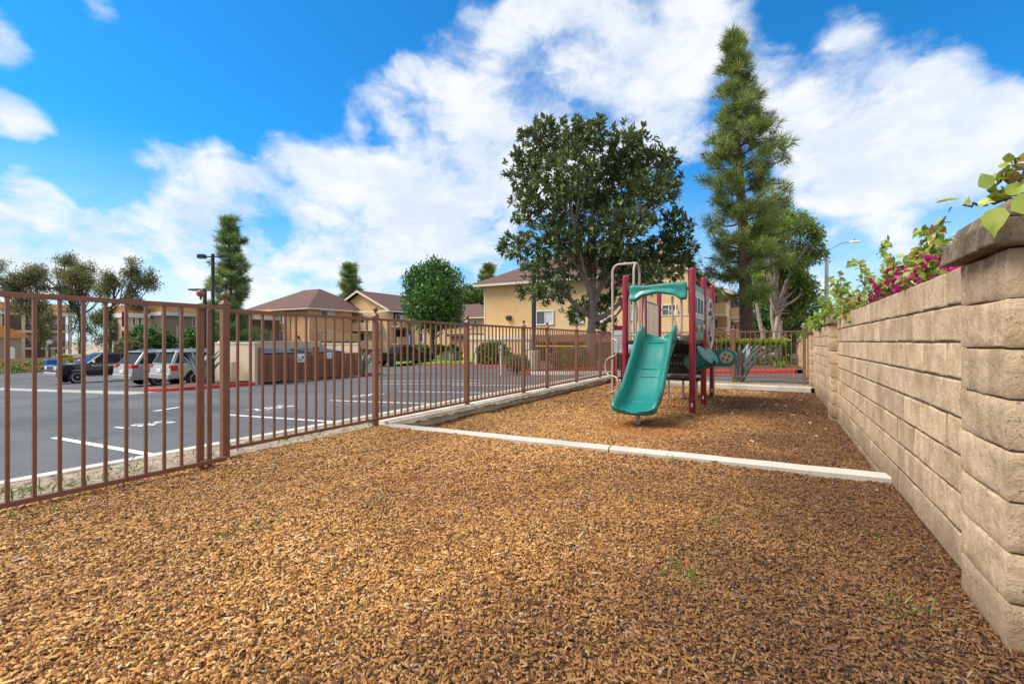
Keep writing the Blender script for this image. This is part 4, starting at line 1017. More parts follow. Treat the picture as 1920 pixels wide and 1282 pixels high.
# ------------------------------------------------------------------ vehicles (length along +x, nose at +x, ground z = 0)
def arch(cx, r, n=9): return [(cx + r * math.cos(a), max(.0, .33 + r * math.sin(a))) for a in np.linspace(-.18, math.pi + .18, n)]
def wheel(parent, x, y, r, rim_m, spokes=5):
    s = 1 if y > 0 else -1
    hub = MB().lathe([(r * .58, -.10), (r * .60, .0), (r * .5, .02)], (x, y, r), 'y', 18).build('wheel', 'car_trim', parent, smooth=40)
    w = .11
    prof = [(r * .62, -w), (r * .90, -w), (r * .98, -w * .8), (r, -w * .4), (r, w * .4), (r * .98, w * .8), (r * .90, w), (r * .62, w)]
    MB().lathe(prof, (x, y, r), 'y', 26).build('tyre', 'tyre', hub, smooth=40)
    q = MB()
    for k in range(spokes):
        a = 2 * math.pi * k / spokes + .3; c, sn = math.cos(a), math.sin(a)
        def P(rad, off, d_): return (x + c * rad - sn * off, y + s * d_, r + sn * rad + c * off)
        q.hexa([P(r * .08, -.07, .07), P(r * .62, -.055, .085), P(r * .62, .055, .085), P(r * .08, .07, .07), P(r * .08, -.06, .095), P(r * .62, -.045, .11), P(r * .62, .045, .11), P(r * .08, .06, .095)])
    q.lathe([(r * .18, .06), (r * .18, .105), (r * .05, .115)] if s > 0 else [(r * .18, -.06), (r * .18, -.105), (r * .05, -.115)], (x, y, r), 'y', 12)
    n = 26; V = []
    for k in range(n):
        a = 2 * math.pi * k / n
        for rad, d_ in ((r * .60, .07), (r * .60, .115), (r * .68, .118), (r * .68, .07)): V.append((x + rad * math.cos(a), y + s * d_, r + rad * math.sin(a)))
    q.add(V, [(k * 4 + j, k * 4 + (j + 1) % 4, ((k + 1) % n) * 4 + (j + 1) % 4, ((k + 1) % n) * 4 + j) for k in range(n) for j in range(4)])
    q.build('rim', rim_m, hub, smooth=35)
def vehicle(name, label, loc, rz, paint, kind, group='parked vehicles', rim='alloy'):
    t = thing(name, label, {'pickup': 'pickup truck', 'suv': 'car', 'van': 'car', 'sedan': 'car'}[kind], loc, rz, group)
    P = {
     'suv': dict(w=.92, belt=1.03, roof=1.64, wr=.36, fw=1.42, rw=-1.30, low=[(2.30, .42), (2.36, .62), (2.28, .84), (1.90, .97), (1.15, 1.05), (-2.16, 1.06), (-2.28, .98), (-2.34, .66), (-2.32, .40)], top=[(1.22, 1.0), (.45, 1.60), (.25, 1.64), (-1.9, 1.62), (-2.03, 1.585), (-2.28, 1.0)], shut=.15, seat=[(.62, .5), (-.42, .95), (-1.36, .78)]),
     'van': dict(w=.97, belt=1.05, roof=1.72, wr=.35, fw=1.55, rw=-1.45, low=[(2.50, .40), (2.55, .62), (2.46, .84), (2.05, .98), (1.45, 1.06), (-2.36, 1.06), (-2.50, .96), (-2.53, .62), (-2.50, .36)], top=[(1.62, 1.0), (.70, 1.66), (.4, 1.73), (-1.75, 1.72), (-1.98, 1.67), (-2.44, 1.0)], shut=.12, seat=[(.9, .62), (-.3, 1.1), (-1.55, 1.0)]),
     'sedan': dict(w=.90, belt=.93, roof=1.44, wr=.33, fw=1.38, rw=-1.35, low=[(2.30, .38), (2.34, .58), (2.26, .74), (1.60, .86), (1.0, .93), (-1.6, .96), (-2.22, .92), (-2.30, .62), (-2.26, .38)], top=[(1.15, .90), (.30, 1.40), (.05, 1.44), (-.75, 1.42), (-1.05, 1.36), (-1.75, .90)], shut=.15, seat=[(.5, .5), (-.5, .85)]),
     'pickup': dict(w=1.0, belt=1.24, roof=1.92, wr=.42, fw=1.92, rw=-1.72, low=[(2.86, .56), (2.90, .78), (2.86, 1.10), (2.72, 1.20), (1.45, 1.27), (-2.84, 1.30), (-2.90, 1.25), (-2.92, .62), (-2.80, .56)], top=[(1.52, 1.2), (.70, 1.84), (.50, 1.91), (-.78, 1.92), (-.95, 1.88), (-1.12, 1.2)], shut=.15, seat=[(.78, .62), (-.45, .62)]),
    }[kind]
    w, wr = P['w'], P['wr']; sill = P['low'][0][1] - .09
    lo = P['low']
    ar = lambda cx: [(cx + (wr + .07) * math.cos(a), wr + (wr + .07) * math.sin(a)) for a in np.linspace(-.12, math.pi + .12, 10) if wr + (wr + .07) * math.sin(a) > sill - .02]
    outline = lo + [(P['rw'] - wr - .12, sill + .05)] + ar(P['rw'])[::-1] + [(P['rw'] + wr + .12, sill)] + [(P['fw'] - wr - .12, sill)] + ar(P['fw'])[::-1] + [(P['fw'] + wr + .10, sill + .05)]
    body = MB().prism(outline, -w, w, 'y').build('body', paint, t, smooth=38, bevel=.055, seg=3)
    body.modifiers.new('tri', 'TRIANGULATE')
    # cab
    tp = P['top']; zb = min(z for _, z in tp); tum = .17
    def half(z): return w - .035 - tum * max(0, (z - zb)) / (P['roof'] - zb) * 1.0
    n = len(tp); V = [(x, -half(z), z) for x, z in tp] + [(x, half(z), z) for x, z in tp]
    F = [tuple(range(n)), tuple(range(2 * n - 1, n - 1, -1))] + [(i, n + i, n + (i + 1) % n, (i + 1) % n) for i in range(n)]
    MB().add(V, F).build('cab', paint, t, smooth=38, bevel=.05, seg=3)
    # side glass
    zt, z0 = P['roof'] - .10, P['belt'] + .055
    def xf(z):                            # windscreen line and rear line at height z
        (xa, za), (xb, zb_) = tp[0], tp[1]; return xa + (xb - xa) * (z - za) / (zb_ - za)
    def xr(z):
        (xa, za), (xb, zb_) = tp[-1], tp[-2]; return xa + (xb - xa) * (z - za) / (zb_ - za)
    cuts = []; x1 = None
    edges = [xf] + [(lambda z, c=c: c) for c in [s[0] - s[1] * 0 for s in []]]
    pill = {'suv': [.30, -.55, -1.38], 'van': [.60, -.40, -1.45], 'sedan': [.10, -.80], 'pickup': [.45, -.32]}[kind]
    xs = [('f', None)] + [('c', c) for c in pill[1:]] + [('r', None)]
    for s in (-1, 1):
        for i in range(len(xs) - 1):
            def lx(z): return (xf(z) - .13) if xs[i][0] == 'f' else xs[i][1] - .03
            def rx(z): return (xr(z) + .13) if xs[i + 1][0] == 'r' else xs[i + 1][1] + .03
            q = [(lx(z0), z0), (lx(zt), zt), (rx(zt), zt), (rx(z0), z0)]
            V = [(x, s * (half(z) + .006), z) for x, z in q] + [(x, s * (half(z) - .02), z) for x, z in q]
            MB().hexa(V).build('side_window', 'car_glass', t)
    def cross_glass(f, name, out):
        z_a, z_b = z0 - .01, zt + .03
        V = [(f(z_a) + out, -half(z_a) + .10, z_a), (f(z_a) + out, half(z_a) - .10, z_a), (f(z_b) + out, half(z_b) - .10, z_b), (f(z_b) + out, -half(z_b) + .10, z_b)]
        V += [(x - out * 3, y, z) for x, y, z in V]
        MB().hexa(V).build(name, 'car_glass', t)
    cross_glass(xf, 'windscreen', .012); cross_glass(xr, 'rear_window', -.012)
    # doors: seams and handles
    for s in (-1, 1):
        dl = {'suv': [(.98, -.02), (-.04, -1.0)], 'van': [(1.25, .15), (.12, -1.0)], 'sedan': [(.85, -.12), (-.14, -1.0)], 'pickup': [(1.28, .12), (.10, -1.02)]}[kind]
        for (a, b_) in dl:
            d_ = MB().box((b_, s * w - (.006 if s > 0 else .006), sill + .14), (a, s * w + .006, P['belt'] - .04)).build('door', paint, t, bevel=.005)
            MB().box((b_ + .08, s * (w + .012) - .012, P['belt'] - .17), (b_ + .26, s * (w + .012) + .012, P['belt'] - .13)).build('handle', 'chrome' if kind == 'pickup' else paint, d_, bevel=.006)
        MB().box((P['rw'] + wr + .15, s * (w - .02) - .03, sill - .02), (P['fw'] - wr - .15, s * (w - .02) + .03, sill + .05)).build('side_sill', 'car_trim' if kind == 'pickup' else paint, t, bevel=.012)
        xm = tp[0][0] - .40
        mr = MB().hexa([(xm, s * (w + .0), P['belt'] + .05), (xm + .12, s * (w + .02), P['belt'] + .05), (xm + .12, s * (w + .21), P['belt'] + .07), (xm, s * (w + .21), P['belt'] + .07), (xm, s * w, P['belt'] + .20), (xm + .10, s * (w + .02), P['belt'] + .20), (xm + .10, s * (w + .21), P['belt'] + .24), (xm, s * (w + .21), P['belt'] + .24)]).build('mirror', 'chrome' if kind == 'pickup' else paint, t, bevel=.02)
        for wx in (P['fw'], P['rw']): wheel(t, wx, s * (w - .11), wr, rim, 5 if kind != 'van' else 6)
    fx, bx = lo[1][0], lo[-2][0]
    MB().box((bx - .06, -w + .04, sill + .05), (bx + .16, w - .04, sill + .30)).build('rear_bumper', 'chrome' if kind == 'pickup' else paint, t, bevel=.05, seg=3)
    MB().box((fx - .18, -w + .04, sill + .03), (fx + .06, w - .04, sill + .27)).build('front_bumper', 'steel' if kind == 'pickup' else paint, t, bevel=.05, seg=3)
    zl = {'suv': (.74, 1.0), 'van': (.90, 1.08), 'sedan': (.68, .88), 'pickup': (.85, 1.22)}[kind]
    for s in (-1, 1):
        wide = .40 if kind == 'van' else .20
        y0, y1 = sorted((s * (w + .008), s * (w - wide)))
        xb = lo[-3][0] if kind != 'pickup' else bx
        tl = MB().box((xb - .035, y0, zl[0]), (xb + (.26 if kind != 'pickup' else .12), y1, zl[1])).build('tail_light', 'tail', t, bevel=.03, seg=3)
        if kind != 'van': MB().box((xb - .040, y0 + .04, zl[0] + .05), (xb - .02, y1 - .04, zl[0] + .12)).build('reverse_lens', 'lens', tl, bevel=.004)
        y0, y1 = sorted((s * (w - .05), s * (w - .44)))
        hz = {'suv': (.70, .88), 'van': (.70, .88), 'sedan': (.60, .74), 'pickup': (.90, 1.12)}[kind]
        MB().box((fx - .18, y0, hz[0]), (fx + .015, y1, hz[1])).build('headlight', 'lens', t, bevel=.03, seg=3)
    gz = {'suv': (.66, .86), 'van': (.64, .84), 'sedan': (.52, .70), 'pickup': (.78, 1.13)}[kind]
    gr = MB().box((fx - .05, -w + .50, gz[0]), (fx + .022, w - .50, gz[1])).build('grille', 'steel' if kind == 'pickup' else 'car_trim', t, bevel=.02)
    for k in (0, 1):
        for s in (-1, 1):
            y0, y1 = sorted((s * .03, s * (w - .54))); zc = gz[0] + .03 + k * (gz[1] - gz[0] - .03) / 2
            MB().box((fx + .0, y0, zc), (fx + .026, y1, zc + (gz[1] - gz[0]) / 2 - .03)).build('grille_opening', 'car_trim', gr)
    MB().box((bx - .012 - (.03 if kind != 'pickup' else .05), -.17, sill + (.36 if kind != 'pickup' else .32)), (bx + .12, .17, sill + (.50 if kind != 'pickup' else .46))).build('number_plate', 'white_paint', t, bevel=.004)
    if kind in ('suv', 'van'):
        for s in (-1, 1): MB().tube([(.2, s * (w - .33), P['roof'] - .02), (.1, s * (w - .33), P['roof'] + .045), (-1.55, s * (w - .33), P['roof'] + .045), (-1.7, s * (w - .33), P['roof'] - .02)], .02, 6).build('roof_rail', 'steel', t, smooth=50)
        MB().box((tp[-2][0] - .13, -w + .26, P['roof'] - .085), (tp[-2][0] + .12, w - .26, P['roof'] - .03)).build('spoiler', paint, t, bevel=.02)
    if kind == 'pickup':
        MB().box((-2.80, -w + .10, .95), (-1.18, w - .10, 1.315)).build('bed_cover', 'car_trim', t, bevel=.012)
    return t
SUVX = -23.55
p = on_lot(343, 726); y_suv = p.y + 2.05
suv = vehicle('parked_car', 'silver sport utility car parked nearest the brown trash gates, red tail lights toward us', (SUVX, y_suv, lot_z(SUVX)), R(90), 'car_silver', 'suv')
van = vehicle('parked_car', 'silver minivan parked on the left of the silver sport utility car', (-26.9, y_suv + .10, lot_z(-26.9)), R(90), 'car_silver2', 'van')
vehicle('parked_car', 'white sedan mostly hidden behind the silver minivan', (-31.5, 14.6, lot_z(-31.5)), R(-90), 'car_white', 'sedan')
RX = -39.0
ram = vehicle('pickup_truck', 'black pickup with chrome grille and white door lettering, nose to the left', (RX, 13.85, lot_z(RX)), R(-90), 'car_black', 'pickup')
me = text_mesh('BLACK HORNS', .17, .004); o = link('door_lettering', me, 'white_paint', ram)
o.matrix_local = Matrix.Translation((.66, 1.012, 1.12)) @ Matrix.Rotation(R(180), 4, 'Z') @ Matrix.Rotation(R(90), 4, 'X')
p = on_lot(757, 686)
vehicle('pickup_truck', 'black pickup seen from behind between fence bars, parked near the lawn', (p.x - .6, p.y + .6, lot_z(p.x)), R(72), 'car_black', 'pickup', rim='car_trim')

# ------------------------------------------------------------------ trash enclosure
GX, GY0, GY1 = -19.1, 11.8, 17.45
gz = lot_z(GX)
en = thing('trash_enclosure', 'cream walled trash enclosure around two dumpsters', 'enclosure', (GX - 1.5, 14.6, gz))
def wbox(a, b_, nm, m, parent): return MB().box(tuple(Vector(a) - Vector(parent.location)), tuple(Vector(b_) - Vector(parent.location))).build(nm, m, parent, bevel=.01)
wbox((GX - 3.2, GY0 - .1, gz - .4), (GX + .02, GY0 + .1, gz + 1.74), 'wall', 'cream_wall', en)
wbox((GX - 3.2, GY1 - .1, gz - .4), (GX + .02, GY1 + .1, gz + 1.70), 'wall', 'cream_wall', en)
wbox((GX - 3.2, GY0 + .102, gz - .4), (GX - 3.0, GY1 - .102, gz + 1.80), 'wall', 'cream_wall', en)
wbox((GX - 3.23, GY0 - .13, gz + 1.742), (GX + .05, GY0 + .13, gz + 1.80), 'wall_cap', 'trim', en)
wbox((GX - 3.23, GY1 - .13, gz + 1.702), (GX + .05, GY1 + .13, gz + 1.76), 'wall_cap', 'trim', en)
wbox((GX - 3.23, GY0 + .132, gz + 1.803), (GX - 2.97, GY1 - .132, gz + 1.86), 'wall_cap', 'trim', en)
GM = (GY0 + GY1) / 2
for y0, y1, lab in ((GY0 + .15, GM - .20, 'left brown board gate of the trash enclosure, with the larger white sign'), (GM + .20, GY1 - .15, 'right brown board gate of the trash enclosure, with two small notices')):
    gt = thing('board_gate', lab, 'gate', (GX, (y0 + y1) / 2, gz), 0, 'gates of the trash enclosure')
    nb_ = 15; st = (y1 - y0) / nb_
    cache = [MB().box((-.012, 0, 0), (.012, st * f, 1.14)).mesh('board') for f in (.98,)]
    cache[0].materials.append(M['wood_brown'])
    for k in range(nb_):
        o = link('board', cache[0], None, gt); o.location = (.0 if k % 2 else .036, y0 - (y0 + y1) / 2 + k * st, .10)
    for zz in (.16, .68, 1.18): wbox((GX - .08, y0, gz + zz), (GX - .015, y1, gz + zz + .09), 'cross_rail', 'wood_brown', gt)
    for k in range(0, nb_, 2):
        for zz in (.17, .69, 1.17):
            if zz < 1.1 : wbox((GX + .036, y0 + k * st + st + .01, gz + zz), (GX + .05, y0 + k * st + 2 * st - .02, gz + zz + .045), 'batten', 'wood_brown', gt) if y0 + k * st + 2 * st < y1 + .02 else None
for y, lab in ((GY0 + .10, 'left end post of the trash gates'), (GM, 'wide middle post between the two trash gates'), (GY1 - .08, 'right end post of the trash gates')):
    w = .17 if y == GM else .055
    o = MB().box((GX + .03, y - w, gz - .1), (GX + .12, y + w, gz + 1.60)).build('gate_post', 'wood_brown', None, bevel=.012); tag(o, lab, 'post', 'posts of the trash gates')
def plate_sign(label, y0, y1, z0, z1, lines, x=GX + .06):
    t = thing('wall_sign', label, 'sign', (x, (y0 + y1) / 2, gz + z0)); h_ = (y1 - y0) / 2
    MB().box((-.008, -h_, 0), (.004, h_, z1 - z0)).build('plate', 'white_paint', t, bevel=.002)
    q = MB()
    for (a, b_, c, d_) in lines: q.box((.0045, -h_ + a * 2 * h_, c * (z1 - z0)), (.0065, -h_ + b_ * 2 * h_, d_ * (z1 - z0)))
    o = q.build('printed_lines', 'ink', t); o['kind'] = 'stuff'
    return t
ys = y_at(557, GX + .06), y_at(571, GX + .06)
sg = plate_sign('white sign with a small round logo on the left trash gate', ys[0], ys[1], .90, 1.28, [(.12, .62, .22, .27), (.12, .8, .14, .18), (.12, .35, .50, .58), (.15, .72, .31, .36)])
MB().lathe([(.055, 0), (.055, .006), (.025, .007)], (.005, .10, .21), 'x', 14).build('round_logo', 'ink', sg)
ys = y_at(613, GX + .06), y_at(622, GX + .06)
plate_sign('pale small notice on the right trash gate', ys[0], ys[1], 1.02, 1.32, [(.2, .8, .7, .74), (.2, .8, .5, .54), (.2, .7, .3, .34)])
ys = y_at(624, GX + .06), y_at(629, GX + .06)
plate_sign('narrow cream notice right beside the pale notice', ys[0], ys[1], 1.05, 1.33, [(.25, .75, .6, .64), (.25, .75, .4, .44)])
for y0, lab in ((GY0 + .35, 'dark blue dumpster behind the left trash gate'), (GM + .35, 'dark blue dumpster behind the right trash gate')):
    t = thing('dumpster', lab, 'dumpster', (GX - 1.4, y0 + 1.0, gz), 0, 'dumpsters in the enclosure')
    MB().prism([(-.9, .15), (.5, .15), (.75, 1.25), (-.9, 1.42)], -1.0, .95, 'y').build('body', 'steel_blue', t, bevel=.015)
    MB().hexa([(-.92, -1.02, 1.43), (.80, -1.02, 1.27), (.80, .97, 1.27), (-.92, .97, 1.43), (-.92, -1.02, 1.50), (.80, -1.02, 1.33), (.80, .97, 1.33), (-.92, .97, 1.50)]).build('lid', 'car_trim', t, bevel=.012)
    MB().tube([(.70, -1.05, 1.1), (.70, 1.0, 1.1)], .03, 8).build('lift_bar', 'steel_blue', t, smooth=50)
    for s in (-.8, .75): MB().lathe([(.09, -.03), (.10, 0), (.09, .03)], (.3, s, .10), 'y', 12).build('castor', 'tyre', t, smooth=40)
# planter with red kerb on the left of the enclosure
def kerb_run(pts, label, m='red_kerb', w=.16, h=.14, name='kerb'):
    t = MB(); P = [Vector(p) for p in pts]; V = []
    for i, p in enumerate(P):
        dd = (P[min(i + 1, len(P) - 1)] - P[max(i - 1, 0)]); dd.z = 0; dd.normalize(); n_ = Vector((-dd.y, dd.x, 0)) * w / 2
        z = lot_z(p.x); V += [(*(p - n_).xy, z - .3), (*(p + n_).xy, z - .3), (*(p + n_).xy, z + h - .02), (*(p + n_ * .8).xy, z + h), (*(p - n_ * .8).xy, z + h), (*(p - n_).xy, z + h - .02)]
    F = [(i * 6 + k, i * 6 + (k + 1) % 6, (i + 1) * 6 + (k + 1) % 6, (i + 1) * 6 + k) for i in range(len(P) - 1) for k in range(6)] + [tuple(range(6))[::-1], tuple((len(P) - 1) * 6 + k for k in range(6))]
    o = t.add(V, F).build(name, m, smooth=35); tag(o, label, 'kerb'); return o
ka = on_lot(300, 734); kerb_run([(GX - 3.0, ka.y + .3, 0), (GX - 2.0, ka.y - .05, 0), (GX - 1.0, ka.y + .1, 0), (GX - .35, ka.y + .7, 0), (GX - .1, ka.y + 1.4, 0), (GX + .0, GY0 - .12, 0)], 'red painted kerb curving round the planter left of the trash gates')
sheet('planter_soil', [GX - 3.2, GX - 1.5, GX - .25], [ka.y + .5, (ka.y + GY0) / 2, GY0 - .1], lambda x, y: lot_z(x) + .11 + .03 * (y - ka.y), 'soil')
kerb_run([(GX + .05, GY1 + .12, 0), (GX + .15, GY1 + .9, 0), (GX - .2, GY1 + 1.7, 0), (GX - 1.2, GY1 + 2.2, 0)], 'short red kerb on the right of the trash gates')
sheet('planter_soil', [GX - 2.5, GX - .05], [GY1 + .12, GY1 + 1.9], lambda x, y: lot_z(x) + .12, 'soil')
# island along the far end of the parking row
kerb_run([(-9.6, ISL_Y + .9, 0), (-9.55, ISL_Y + .3, 0), (-9.2, ISL_Y + .08, 0), (-8.9, ISL_Y, 0), (-4.0, ISL_Y, 0)], 'pale kerb of the island at the far end of the parking row', 'kerb')
kerb_run([(-3.99, ISL_Y, 0), (.55, ISL_Y, 0)], 'red kerb in front of the hedge beyond the far fence')
o = MB().box((-9.72, ISL_Y - .05, lot_z(-9.6) - .1), (-9.30, ISL_Y + .45, lot_z(-9.6) + .17)).build('kerb_block', 'red_kerb', None, bevel=.04); tag(o, 'red painted kerb end block at the corner of the pale island', 'kerb')
def island_z(x, y): return lot_z(x) + .11 + .10 * min(1, max(0, (y - ISL_Y - .1) / 1.5)) + .02 * mnoise.noise((x, y, 0))
sheet('island_soil', list(np.linspace(-9.5, 8, 24)), list(np.linspace(ISL_Y + .07, 37.0, 24)), island_z, 'soil')
# red kerb of the next island with lawn and hydrant
pa, pb, pc = on_lot(806, 686), on_lot(880, 685.5), on_lot(968, 690)
kerb_run([pa + Vector((-.4, 1.0, 0)), pa, pa.lerp(pb, .5), pb, pb.lerp(pc, .5), pc], 'long red kerb beside the yellow hydrant and the lawn')
sheet('hydrant_soil', list(np.linspace(pa.x - 2, pc.x + 3, 14)), list(np.linspace(min(pa.y, pc.y) - .5, max(pa.y, pb.y) + 4, 14)), lambda x, y: lot_z(x) + (.11 if (y > pa.y + (pc.y - pa.y) * max(0, min(1, (x - pa.x) / (pc.x - pa.x))) + .05) else -.15), 'soil')
la, lb = at(792, 660, 47), at(905, 660, 44)
sheet('lawn', list(np.linspace(la.x - 6, lb.x + 3, 16)), list(np.linspace(la.y - 2.2, la.y + 13, 16)), lambda x, y: lot_z(x) + .15 + .075 * max(0, y - la.y + 2.2) + .06 * mnoise.noise((x * .4, y * .4, 0)), 'lawn')
# hydrant, cone, utility box, sign posts
p = on_lot(866, 684); hy = thing('fire_hydrant', 'yellow fire hydrant behind the long red kerb', 'hydrant', (p.x, p.y + .5, lot_z(p.x) + .1))
MB().lathe([(.17, 0), (.17, .05), (.12, .07), (.12, .55), (.155, .57), (.155, .62), (.13, .66), (.10, .78), (.04, .84), (.035, .92), (.01, .93)], n=16).build('barrel', 'yellow', hy, smooth=40)
for s in (-1, 1): MB().lathe([(.085, s * .1), (.085, s * .22), (.05, s * .26)], (0, 0, .46), 'y', 12).build('outlet', 'yellow', hy, smooth=40)
MB().lathe([(.10, .1), (.10, .24), (.04, .29)], (0, 0, .40), 'x', 12).build('outlet', 'yellow', hy, smooth=40)
hy.scale = (1.35, 1.35, 1.35)
p = on_lot(826, 681); cn = thing('traffic_cone', 'orange red traffic cone on the kerb by the lawn', 'cone', (p.x, p.y + .6, lot_z(p.x) + .1))
MB().box((-.28, -.28, 0), (.28, .28, .06)).build('base', 'cone', cn, bevel=.01); MB().lathe([(.22, .06), (.05, .95), (.02, .96)], n=16).build('body', 'cone', cn, smooth=50); MB().lathe([(.151, .40), (.118, .58)], n=16).build('band', 'white_paint', cn, smooth=50)
p = at(852, 681, 46); ub = thing('utility_box', 'dull green utility cabinet on the lawn edge left of the hydrant', 'utility box', (p.x, p.y, lot_z(p.x) + .12), R(-20))
MB().box((-.9, -.7, 0), (.9, .7, 1.0)).build('cabinet', 'util_green', ub, bevel=.03); MB().box((-.92, -.72, 1.003), (.92, .72, 1.06)).build('lid', 'util_green', ub, bevel=.02)
for s in (-.43, .43): MB().box((s - .40, -.718, .08), (s + .40, -.701, .92)).build('door', 'util_green', ub, bevel=.006)
p = at(846, 681, 44.5); mt = thing('meter_post', 'grey meter post with black cap in front of the utility cabinet', 'meter', (p.x, p.y, lot_z(p.x) + .1))
MB().lathe([(.2, 0), (.22, .75), (.2, .95)], n=12).build('pipe', 'steel', mt, smooth=40); MB().lathe([(.17, .96), (.17, 1.18), (.05, 1.22)], n=12).build('cap', 'car_trim', mt, smooth=40)
def sign_post(px, pz, Z, base_z, top_z, label, w, h_, txt, round_post=False):
    p = at(px, 641, Z); t = thing('sign_post', label, 'sign', (p.x, p.y, base_z), YAW * .5, 'white sign posts')
    H = top_z - base_z
    if round_post: MB().tube([(0, 0, -.1), (0, 0, H - h_)], .075, 12).build('post', 'white_paint', t, smooth=50)
    else: MB().box((-pz / 2, -.05, -.1), (pz / 2, .05, H)).build('post', 'white_paint', t, bevel=.006)
    MB().box((-w / 2, -.075, H - h_), (w / 2, -.052, H)).build('plate', 'white_paint', t, bevel=.004)
    me = text_mesh(txt, h_ * .42, .004); o = link('lettering', me, 'ink', t)
    o.matrix_local = Matrix.Translation((0, -.078, H - h_ * .55)) @ Matrix.Rotation(R(90), 4, 'X')
    return t
p = at(892, 678, 37); sign_post(892, .13, 37, lot_z(p.x) + .1, at(892, 646, 37).z, 'far white sign post with short plate behind the long red kerb', .26, .55, 'S')
p = at(938, 701, 20.6); sign_post(938, .10, 20.6, lot_z(p.x) + .12, at(938, 647, 20.6).z, 'near white sign post standing at the corner of the pale island', .11, .40, '45')
p = at(988, 649, 22.5); sp3 = thing('wall_sign', 'small white sign with dark mark by the garage opening', 'sign', (p.x, 37.45, at(988, 655, 41.5).z))
MB().box((-.22, -.02, 0), (.22, .0, .58)).build('plate', 'white_paint', sp3, bevel=.004); me = text_mesh('17', .3, .004); o = link('lettering', me, 'ink', sp3); o.matrix_local = Matrix.Translation((0, -.024, .29)) @ Matrix.Rotation(R(90), 4, 'X')
sp3.location.x = x_at(988, 37.45)
p = at(766, 660, 47); hs = thing('parking_sign', 'light blue parking sign on a post beyond the black pickup', 'sign', (p.x, p.y, lot_z(p.x)), YAW * .5)
MB().box((-.04, -.03, -.1), (.04, .03, 2.7)).build('post', 'steel', hs); MB().box((-.20, -.05, 2.1), (.20, -.032, 3.1)).build('plate', 'blue_ink', hs, bevel=.004)
for k in range(3): MB().box((-.12, -.053, 2.25 + k * .25), (.12, -.051, 2.33 + k * .25)).build('print', 'white_paint', hs)

# ------------------------------------------------------------------ lamp posts
def lot_light(px, py_top, Z, base_z, label, heads, r=.065, ped=None, hl=.62):
    p = at(px, 641, Z); zt = at(px, py_top, Z).z; t = thing('light_post', label, 'lamp post', (p.x, p.y, base_z), 0, 'parking lot light posts'); H = zt - base_z
    if ped: MB().lathe([(ped[0], -.1), (ped[0], ped[1] - .02), (ped[0] - .03, ped[1])], n=20).build('pedestal', 'cream_wall', t, smooth=40)
    MB().box((-r, -r, (ped[1] if ped else 0)), (r, r, H)).build('pole', 'black_pole', t, bevel=.006)
    for a, drop in heads:
        dv = Vector((math.cos(R(a)), math.sin(R(a)), 0)); s = Vector((-dv.y, dv.x, 0)); z = H - .12 - drop
        hd = MB(); hd.bar(dv * .06 + Vector((0, 0, z)), dv * .30 + Vector((0, 0, z)), .05)
        c = dv * (.28 + hl / 2) + Vector((0, 0, z)); u, v_ = dv * hl / 2, s * hl * .36
        hd.hexa([c - u - v_ + Vector((0, 0, -.07)), c + u - v_ + Vector((0, 0, -.07)), c + u + v_ + Vector((0, 0, -.07)), c - u + v_ + Vector((0, 0, -.07)), c - u * .9 - v_ * .9 + Vector((0, 0, .09)), c + u * .9 - v_ * .9 + Vector((0, 0, .09)), c + u * .9 + v_ * .9 + Vector((0, 0, .09)), c - u * .9 + v_ * .9 + Vector((0, 0, .09))])
        ho = hd.build('lamp_head', 'black_pole', t, bevel=.01)
        MB().hexa([c - u * .8 - v_ * .8 + Vector((0, 0, -.082)), c + u * .8 - v_ * .8 + Vector((0, 0, -.082)), c + u * .8 + v_ * .8 + Vector((0, 0, -.082)), c - u * .8 + v_ * .8 + Vector((0, 0, -.082)), c - u * .8 - v_ * .8 + Vector((0, 0, -.071)), c + u * .8 - v_ * .8 + Vector((0, 0, -.071)), c + u * .8 + v_ * .8 + Vector((0, 0, -.071)), c - u * .8 + v_ * .8 + Vector((0, 0, -.071))]).build('lens', 'lens', ho)
lot_light(399, 476, 19.2, lot_z(-20) + .1, 'taller black lamp post with twin box heads in front of the left pine', [(215, 0), (35, 0)], .050, hl=.30)
lot_light(384, 541, 46, lot_z(-45), 'smaller far lamp post with flat head, left of the taller lamp post', [(205, .0), (25, .0)], .13, hl=1.2)
lot_light(1001, 497, 21, lot_z(-9.3) + .15, 'black lamp post on a round tan pedestal, half hidden by magnolia leaves', [(150, 0)], .075, (.27, .90))
lot_light(338, 573, 50, lot_z(-45), 'dark lamp post in front of the grey tan block with the orange roof', [(20, .0)], .12, hl=1.5)
p = at(1550, 641, 34); sl_ = thing('street_lamp', 'grey cobra head street lamp rising behind the block wall', 'street lamp', (p.x, p.y, -.3))
Ht = at(1550, 474, 34).z + .3; dv = Vector((CS, SN, 0))
MB().tube([(0, 0, 0), (0, 0, Ht)], [.17, .115], 14).build('pole', 'steel', sl_, smooth=50)
MB().lathe([(.15, Ht), (.15, Ht + .12), (.08, Ht + .2)], n=14).build('pole_cap', 'black_pole', sl_, smooth=50)
arm = [Vector((0, 0, Ht + .05)) + dv * (1.62 * f) + Vector((0, 0, .72 * math.sin(f * 1.57))) for f in np.linspace(0, 1, 9)]
MB().tube(arm, .045, 8).build('arm', 'steel', sl_, smooth=50)
e = arm[-1]; hd = MB(); V = []
for f, wv, hv in ((0, .06, .06), (.15, .12, .09), (.45, .17, .11), (.75, .15, .09), (.92, .05, .04)):
    for a in np.linspace(0, 2 * math.pi, 9)[:-1]: V.append(tuple(e + dv * f * .95 + Vector((-dv.y, dv.x, 0)) * (wv * math.cos(a)) + Vector((0, 0, hv * math.sin(a) * (1 if math.sin(a) > 0 else .6) + .05 * f))))
